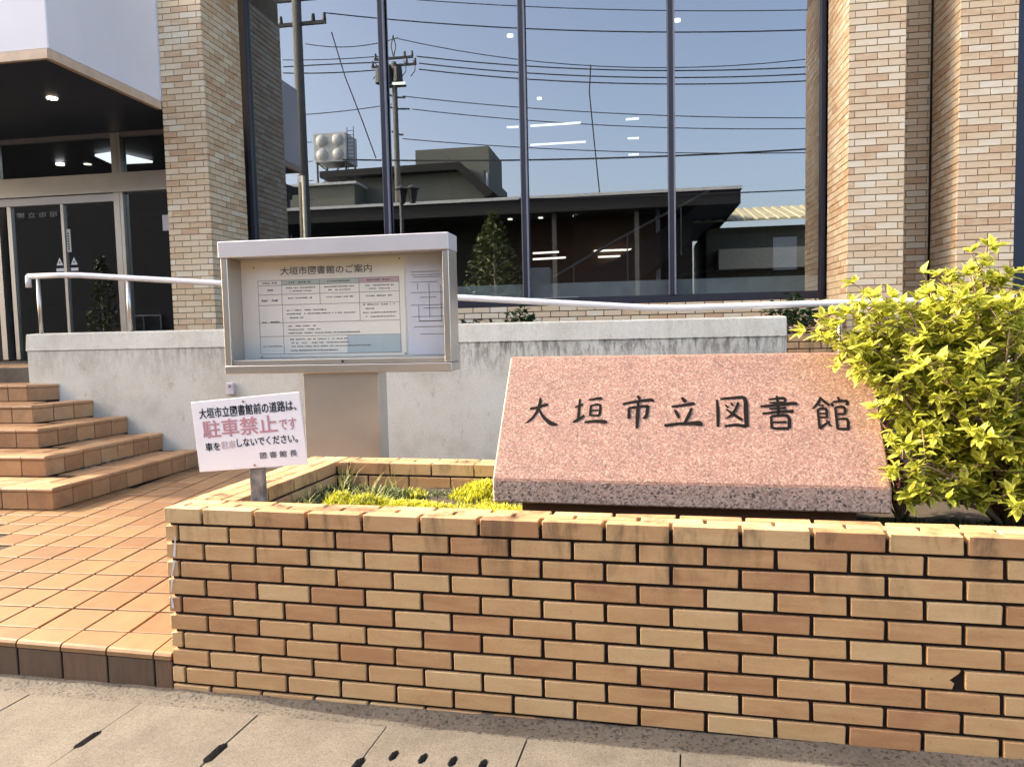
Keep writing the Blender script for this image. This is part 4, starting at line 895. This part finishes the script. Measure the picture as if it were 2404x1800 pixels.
for xd0, xd1, yd0, yd1 in ((985, 1050, 468, 452), (868, 900, 472, 455)): A, B = refl(xd0, yd0, Yh), refl(xd1, yd1, Yh); window_on(bh, P0, A.x, B.x, A.z, B.z, Yh)
far_box(bh, 'downpipe', 'roof_edge', P0, v0.x+2, v0.x+2.12, Yh+.01, Yh+.13, -.4, zr-.5)
# grey house at far left with lower roof
A, B = refl(625, 402, -30), refl(765, 405, -30); P0 = (A.x, -30, -.4); gh = thing('grey_house', 'low grey-green house mirrored beside the left brick pier, below the water tank', 'house', P0)
far_box(gh, 'wall', 'house_beige', P0, A.x, B.x, -38, -30, -.4, A.z-.1); far_box(gh, 'roof', 'roof_edge', P0, A.x-.2, B.x+.2, -38.2, -29.8, A.z-.1, A.z+.05); window_on(gh, P0, A.x+1, A.x+2.6, 2.4, 3.6, -30)
# rooftop water tank on a steel stand
T0 = refl(672, 342, -30); T1 = refl(730, 275, -30); zs = A.z+.05; P0 = (T0.x, -32, zs)
tk = thing('water_tank', 'white panelled water tank on a steel stand, mirrored beside the large utility pole', 'water tank', P0)
far_box(tk, 'tank_body', 'tank', P0, T0.x-.3, T1.x, -33.2, -31.2, T0.z, T1.z); wT = (T1.x-T0.x+.3)
for i in range(2):
    for j in range(2):
        cx, cz = T0.x-.3+wT*(.25+.5*i), T0.z+(T1.z-T0.z)*(.25+.5*j); m = MB(); rad = wT*.18
        for k in range(10):
            for q in range(4):
                def sph(a_, b2): return (cx-P0[0]+rad*math.cos(a_)*math.cos(b2), -31.2-P0[1]+rad*.5*math.sin(b2), cz-P0[2]+rad*math.sin(a_)*math.cos(b2))
                m.quad(sph(k*.6283, q*.39), sph((k+1)*.6283, q*.39), sph((k+1)*.6283, (q+1)*.39), sph(k*.6283, (q+1)*.39))
        m.build('bulge', 'tank', tk, smooth=True)
for x in (T0.x-.2, T1.x-.1):
    for y in (-33, -31.4): m = MB(); m.tube([(x-P0[0], y-P0[1], 0), (x-P0[0], y-P0[1], T0.z-zs)], .07, 6); m.build('leg', 'pole_metal', tk)
m = MB(); m.tube([(T0.x-.2-P0[0], .6, 0), (T1.x-.1-P0[0], .6, T0.z-zs)], .04, 5); m.tube([(T0.x-.2-P0[0], .6, T0.z-zs), (T1.x-.1-P0[0], .6, 0)], .04, 5); m.build('cross_brace', 'pole_metal', tk)
m = MB()
for x in (T1.x+.12, T1.x+.55): m.tube([(x-P0[0], .8, 0), (x-P0[0], .8, T1.z-zs+.3)], .03, 5)
for k in range(14): z = .3+(T1.z-zs)*k/14; m.tube([(T1.x+.12-P0[0], .8, z), (T1.x+.55-P0[0], .8, z)], .02, 5)
m.build('ladder', 'pole_metal', tk)
# cream house with ribbed roof at the right
A, B = refl(1585, 478, -16), refl(1780, 430, -16); P0 = (A.x, -16, -.4); ch = thing('ribbed_roof_house', 'pale house with cream ribbed roof mirrored at the right end of the window', 'house', P0)
far_box(ch, 'wall', 'house_beige', P0, A.x-1, A.x+9, -24, -16.8, -.4, A.z-.15)
m = MB(); nr = 26
for k in range(nr):
    x0, x1 = A.x-1.5+10.5*k/nr, A.x-1.5+10.5*(k+.6)/nr; m.extrude([(x0-P0[0], .1, A.z-P0[2]), (x1-P0[0], .1, A.z-P0[2]), (x1-P0[0], -4.2, B.z+.35-P0[2]), (x0-P0[0], -4.2, B.z+.35-P0[2])], (0, 0, .07))
m.build('roof_ribs', 'roof_cream', ch); m = MB(); m.extrude([(x-P0[0], y, z-P0[2]-.03) for x, y, z in ((A.x-1.6, .15, A.z), (A.x+9.1, .15, A.z), (A.x+9.1, -4.2, B.z+.35), (A.x-1.6, -4.2, B.z+.35))], (0, 0, .028)); m.build('roof', 'roof_cream', ch)
far_box(ch, 'balcony', 'house_cream', P0, A.x-.6, A.x+8, -16.79, -15.9, A.z-1.9, A.z-1.1)
for k in range(3): window_on(ch, P0, A.x+.2+2.6*k, A.x+2.2+2.6*k, .6, 2.2, -16.79)
# brick annexe with lettering, mirrored in the entrance doors
p = at(90, 505, 2*YE+11); P0 = (p.x, -11, -.4); an = thing('brick_annexe', 'dark brick annexe with white lettering mirrored in the entrance doors', 'building', P0)
far_box(an, 'wall', 'annexe_brick', P0, p.x-6, p.x+6.5, -19, -11, -.4, p.z+1.6); far_box(an, 'parapet', 'roof_dark', P0, p.x-6.1, p.x+6.6, -19.1, -10.9, p.z+1.6, p.z+1.9)
xa, xb = at(-10, 505, 2*YE+11).x, at(163, 505, 2*YE+11).x; tm = fit_text('大 垣 市 立 図 書 館', -(xb-xa)/2, (xb-xa)/2, .21, offset=.01)
o = obj('lettering', tm, 'ink_pale', an); o.rotation_euler = (0, 0, math.pi); o.location = ((xa+xb)/2-P0[0], .03, p.z+.4)
window_on(an, P0, p.x-4.5, p.x-3, .8, 2.2, -11); window_on(an, P0, p.x+3.5, p.x+5, .8, 2.2, -11)
A, B = at(226, 470, 2*YE+13), at(470, 470, 2*YE+13); P0 = (A.x, -13, -.4)
sh = thing('stucco_house', 'grey stucco house with a small dark window mirrored in the right entrance pane', 'house', P0)
far_box(sh, 'wall', 'house_stucco', P0, A.x, B.x, -21, -13, -.4, A.z+1.4); far_box(sh, 'roof', 'roof_dark', P0, A.x-.3, B.x+.3, -21.3, -12.6, A.z+1.4, A.z+1.7)
C0, C1 = at(341, 553, 2*YE+13), at(375, 521, 2*YE+13); window_on(sh, P0, C0.x, C1.x, C0.z, C1.z, -13); window_on(sh, P0, C0.x+.2, C1.x+.5, .7, 2.0, -13)
# utility poles
def pole(label, xd, Y, topz, rad, arms, extra):
    b0 = refl(xd, 420, Y); t_ = thing('utility_pole', label, 'utility pole', (b0.x, Y, -.4), group='utility poles across the street')
    m = MB(); m.tube([(0, 0, 0), (0, 0, topz+.4)], [rad, rad*.72], 12); m.build('shaft', 'pole_concrete', t_, smooth=True)
    for z, ln in arms:
        ar = MB(); ar.box(-ln, ln, -.05, .05, z+.36, z+.46); ar = ar.build('crossarm', 'pole_metal', t_)
        for q in (-1, -.6, .6, 1):
            m = MB(); m.tube([(ln*q*.95, 0, z+.461), (ln*q*.95, 0, z+.68)], [.07, .05], 8); m.build('insulator', 'pole_metal', ar)
    extra(t_); return t_
Y1, Y2 = -7.4, -20
def ex1(t_):
    for k in range(7): m = MB(); m.tube([(.1, 0, 4.2+.6*k), (.34, 0, 4.2+.6*k)], .012, 5); m.build('step_bolt', 'pole_metal', t_)
z_arm1 = refl(660, 52, Y1).z
pole('thick concrete utility pole mirrored left, cut off by the top of the picture', 657, Y1, z_arm1+2.4, .19, [(z_arm1, .95), (z_arm1+.75, .7)], ex1)
z_top2 = refl(858, 78, Y2).z
def ex2(t_):
    h = lambda yd: refl(858, yd, Y2).z+.4
    for q in (-.62, -.2, .25): m = MB(); m.tube([(q, .25, h(182)), (q, .25, h(150))], [.24, .2], 10); m.build('transformer', 'pole_metal', t_)
    for q in (-.9, -.45, .5, .95): m = MB(); m.tube([(q, .1, h(134)), (q+.12, .1, h(142)), (q+.1, .1, h(158)), (q-.1, .15, h(170))], .02, 5); m.build('jumper_cable', 'wire', t_)
    m = MB(); m.box(-.7, .55, -.12, .12, h(188), h(184)); m.build('transformer_shelf', 'pole_metal', t_)
    m = MB(); m.tube([(0, 0, h(124)), (.12, 0, h(100)), (0, 0, h(76))], .03, 5); m.tube([(0, 0, h(124)), (-.12, 0, h(100)), (0, 0, h(76))], .03, 5); m.build('top_bracket', 'pole_metal', t_)
    for yd, ln in ((210, .5), (235, .7), (290, .35)): m = MB(); m.tube([(-ln*.6, 0, h(yd)+.15), (0, 0, h(yd)), (ln, 0, h(yd)-.05)], .045, 5); m.build('bracket', 'pole_metal', t_)
pole('slender utility pole with transformers mirrored left of centre in the window', 860, Y2, z_top2-1.2, .17, [(refl(858, 126, Y2).z, .95), (refl(858, 142, Y2).z, 1.1)], ex2)
# overhead wires: display pixels at three places, distance of the line
WR = [([(900, 0), (1280, 20), (1745, 22)], Y2), ([(700, 28), (1130, 62), (1745, 65)], Y1-.2), ([(860, 84), (1130, 130), (1745, 128)], Y2), ([(900, 122), (1280, 150), (1745, 145)], Y2), ([(905, 137), (1440, 168), (1745, 160)], Y2), ([(905, 150), (1440, 182), (1745, 175)], Y2), ([(870, 208), (1440, 250), (1745, 255)], Y2),
      ([(890, 236), (1440, 276), (1745, 278)], Y2), ([(870, 300), (1440, 330), (1745, 330)], Y2), ([(740, 345), (1125, 346), (1745, 322)], Y2+1), ([(1120, 430), (1440, 422), (1745, 410)], -10), ([(612, 130), (700, 129), (820, 122)], Y2), ([(612, 145), (700, 140), (820, 135)], Y2), ([(612, 158), (700, 158), (830, 150)], Y2), ([(660, 95), (740, 102), (860, 82)], Y2), ([(620, 250), (760, 238), (850, 225)], Y2)]
ORD = ['first', 'second', 'third', 'fourth', 'fifth', 'sixth', 'seventh', 'eighth', 'ninth', 'tenth', 'eleventh']
for i, (pp, Y) in enumerate(WR):
    A, B, C_ = [refl(x, y, Y) for x, y in pp]; pts = []
    def q2(t_):
        tb = (B.x-A.x)/(C_.x-A.x); L0 = ((t_-tb)*(t_-1))/((-tb)*(-1)); L1 = (t_*(t_-1))/(tb*(tb-1)); L2 = (t_*(t_-tb))/((1)*(1-tb)); return A*L0+B*L1+C_*L2
    for k in range(19): pts.append(q2(k/18*(1.35 if i < 11 else 1.0)))
    m = MB(); m.tube(pts, .02 if i in (1,) else (.04 if i == 9 else .03 if i in (3, 4, 5, 12, 13) else .022), 5); o = m.build('overhead_wire', 'wire')
    tag(o, ('overhead wire mirrored right of the slender pole, %s from the top' % ORD[i]) if i < 11 else ('overhead wire mirrored between the two utility poles, %s from the top' % ORD[[1, 2, 3, 0, 4][i-11]]), 'wire', 'overhead wires over the street')
for pp, lab in (([(716, 70), (745, 165), (782, 260), (812, 342)], 'loose service wire dropping diagonally between the two mirrored utility poles'), ([(1276, 140), (1273, 200), (1283, 300), (1298, 445)], 'loose service wire hanging down the middle of the mirrored sky')):
    m = MB(); m.tube([refl(x, y, Y2+2) for x, y in pp], .028, 5); tag(m.build('service_wire', 'wire'), lab, 'wire', 'hanging service wires')
# twin-lantern street lamp on our pavement
q = refl(868, 470, -1.68); t_ = thing('street_lamp', 'black lantern street lamp mirrored at the foot of the slender utility pole', 'street lamp', (q.x, -1.68, -.17))
zl = refl(868, 440, -1.68).z+.17; m = MB(); m.tube([(0, 0, 0), (0, 0, .5), (0, 0, zl)], [.09, .06, .045], 10); m.build('post', 'pole_metal', t_, smooth=True)
for x in (0.02, .28):
    m = MB(); m.tube([(x, 0, zl), (x, 0, zl+.32), (x, 0, zl+.33), (x, 0, zl+.43)], [.07, .14, .19, .02], 6); m.build('lantern', 'pole_metal', t_)
q = refl(655, 380, -1.7); t_ = thing('sign_post', 'thin beige sign post mirrored in front of the thick utility pole', 'post', (q.x, -1.7, -.17)); m = MB(); m.tube([(0, 0, 0), (0, 0, q.z+.17)], .045, 10); m.build('shaft', 'house_cream', t_, smooth=True)
m = MB(); m.box(-.16, .02, -.02, .02, q.z+.02, q.z+.17); m.build('plate', 'board_white', t_)
# street trees
def tree(label, base, h, rad, seed, n_=900):
    r_ = random.Random(seed); t_ = thing('street_tree', label, 'tree', base, group='trees across the street'); m = MB(); m.tube([(0, 0, 0), (.05, 0, h*.4), (0, .03, h*.85)], [.09, .07, .02], 7); mb = MB()
    for k in range(14):
        a_ = r_.uniform(0, 6.28); z = h*r_.uniform(.25, .75); e = Vector((math.cos(a_)*rad*.7*(1.1-z/h), math.sin(a_)*rad*.7*(1.1-z/h), z+.4)); m.tube([(0, 0, z), e], [.03, .01], 5)
    m.build('trunk', 'bark', t_)
    for k in range(n_):
        z = h*(.15+.85*r_.random()); f = (1-((z/h-.15)/.85)**1.3)*rad+.12; a_ = r_.uniform(0, 6.28); rr_ = f*math.sqrt(r_.random())*(.75+.35*noise.noise(Vector((a_, z, seed))))
        add_leaf(mb, leaf_matrix(Vector((math.cos(a_)*rr_, math.sin(a_)*rr_, z)), Vector((r_.gauss(0, 1), r_.gauss(0, 1), r_.gauss(.2, .7))), r_.uniform(.12, .2), r_.uniform(-1, 1)), r_.random()+.001)
    tag(mb.build('crown', 'leaf_far', t_, recalc=False), kind='stuff')
q = refl(1065, 460, -9.6); tree('conical dark tree mirrored in the window right of the notice case', (q.x, -9.6, -.3), q.z+.3, 2.5, 3, 2200)
p = at(232, 560, 2*YE+9.8); tree('round dark tree mirrored in the right entrance door', (p.x, -9.8, -.3), 4.6, 1.1, 4, 700)
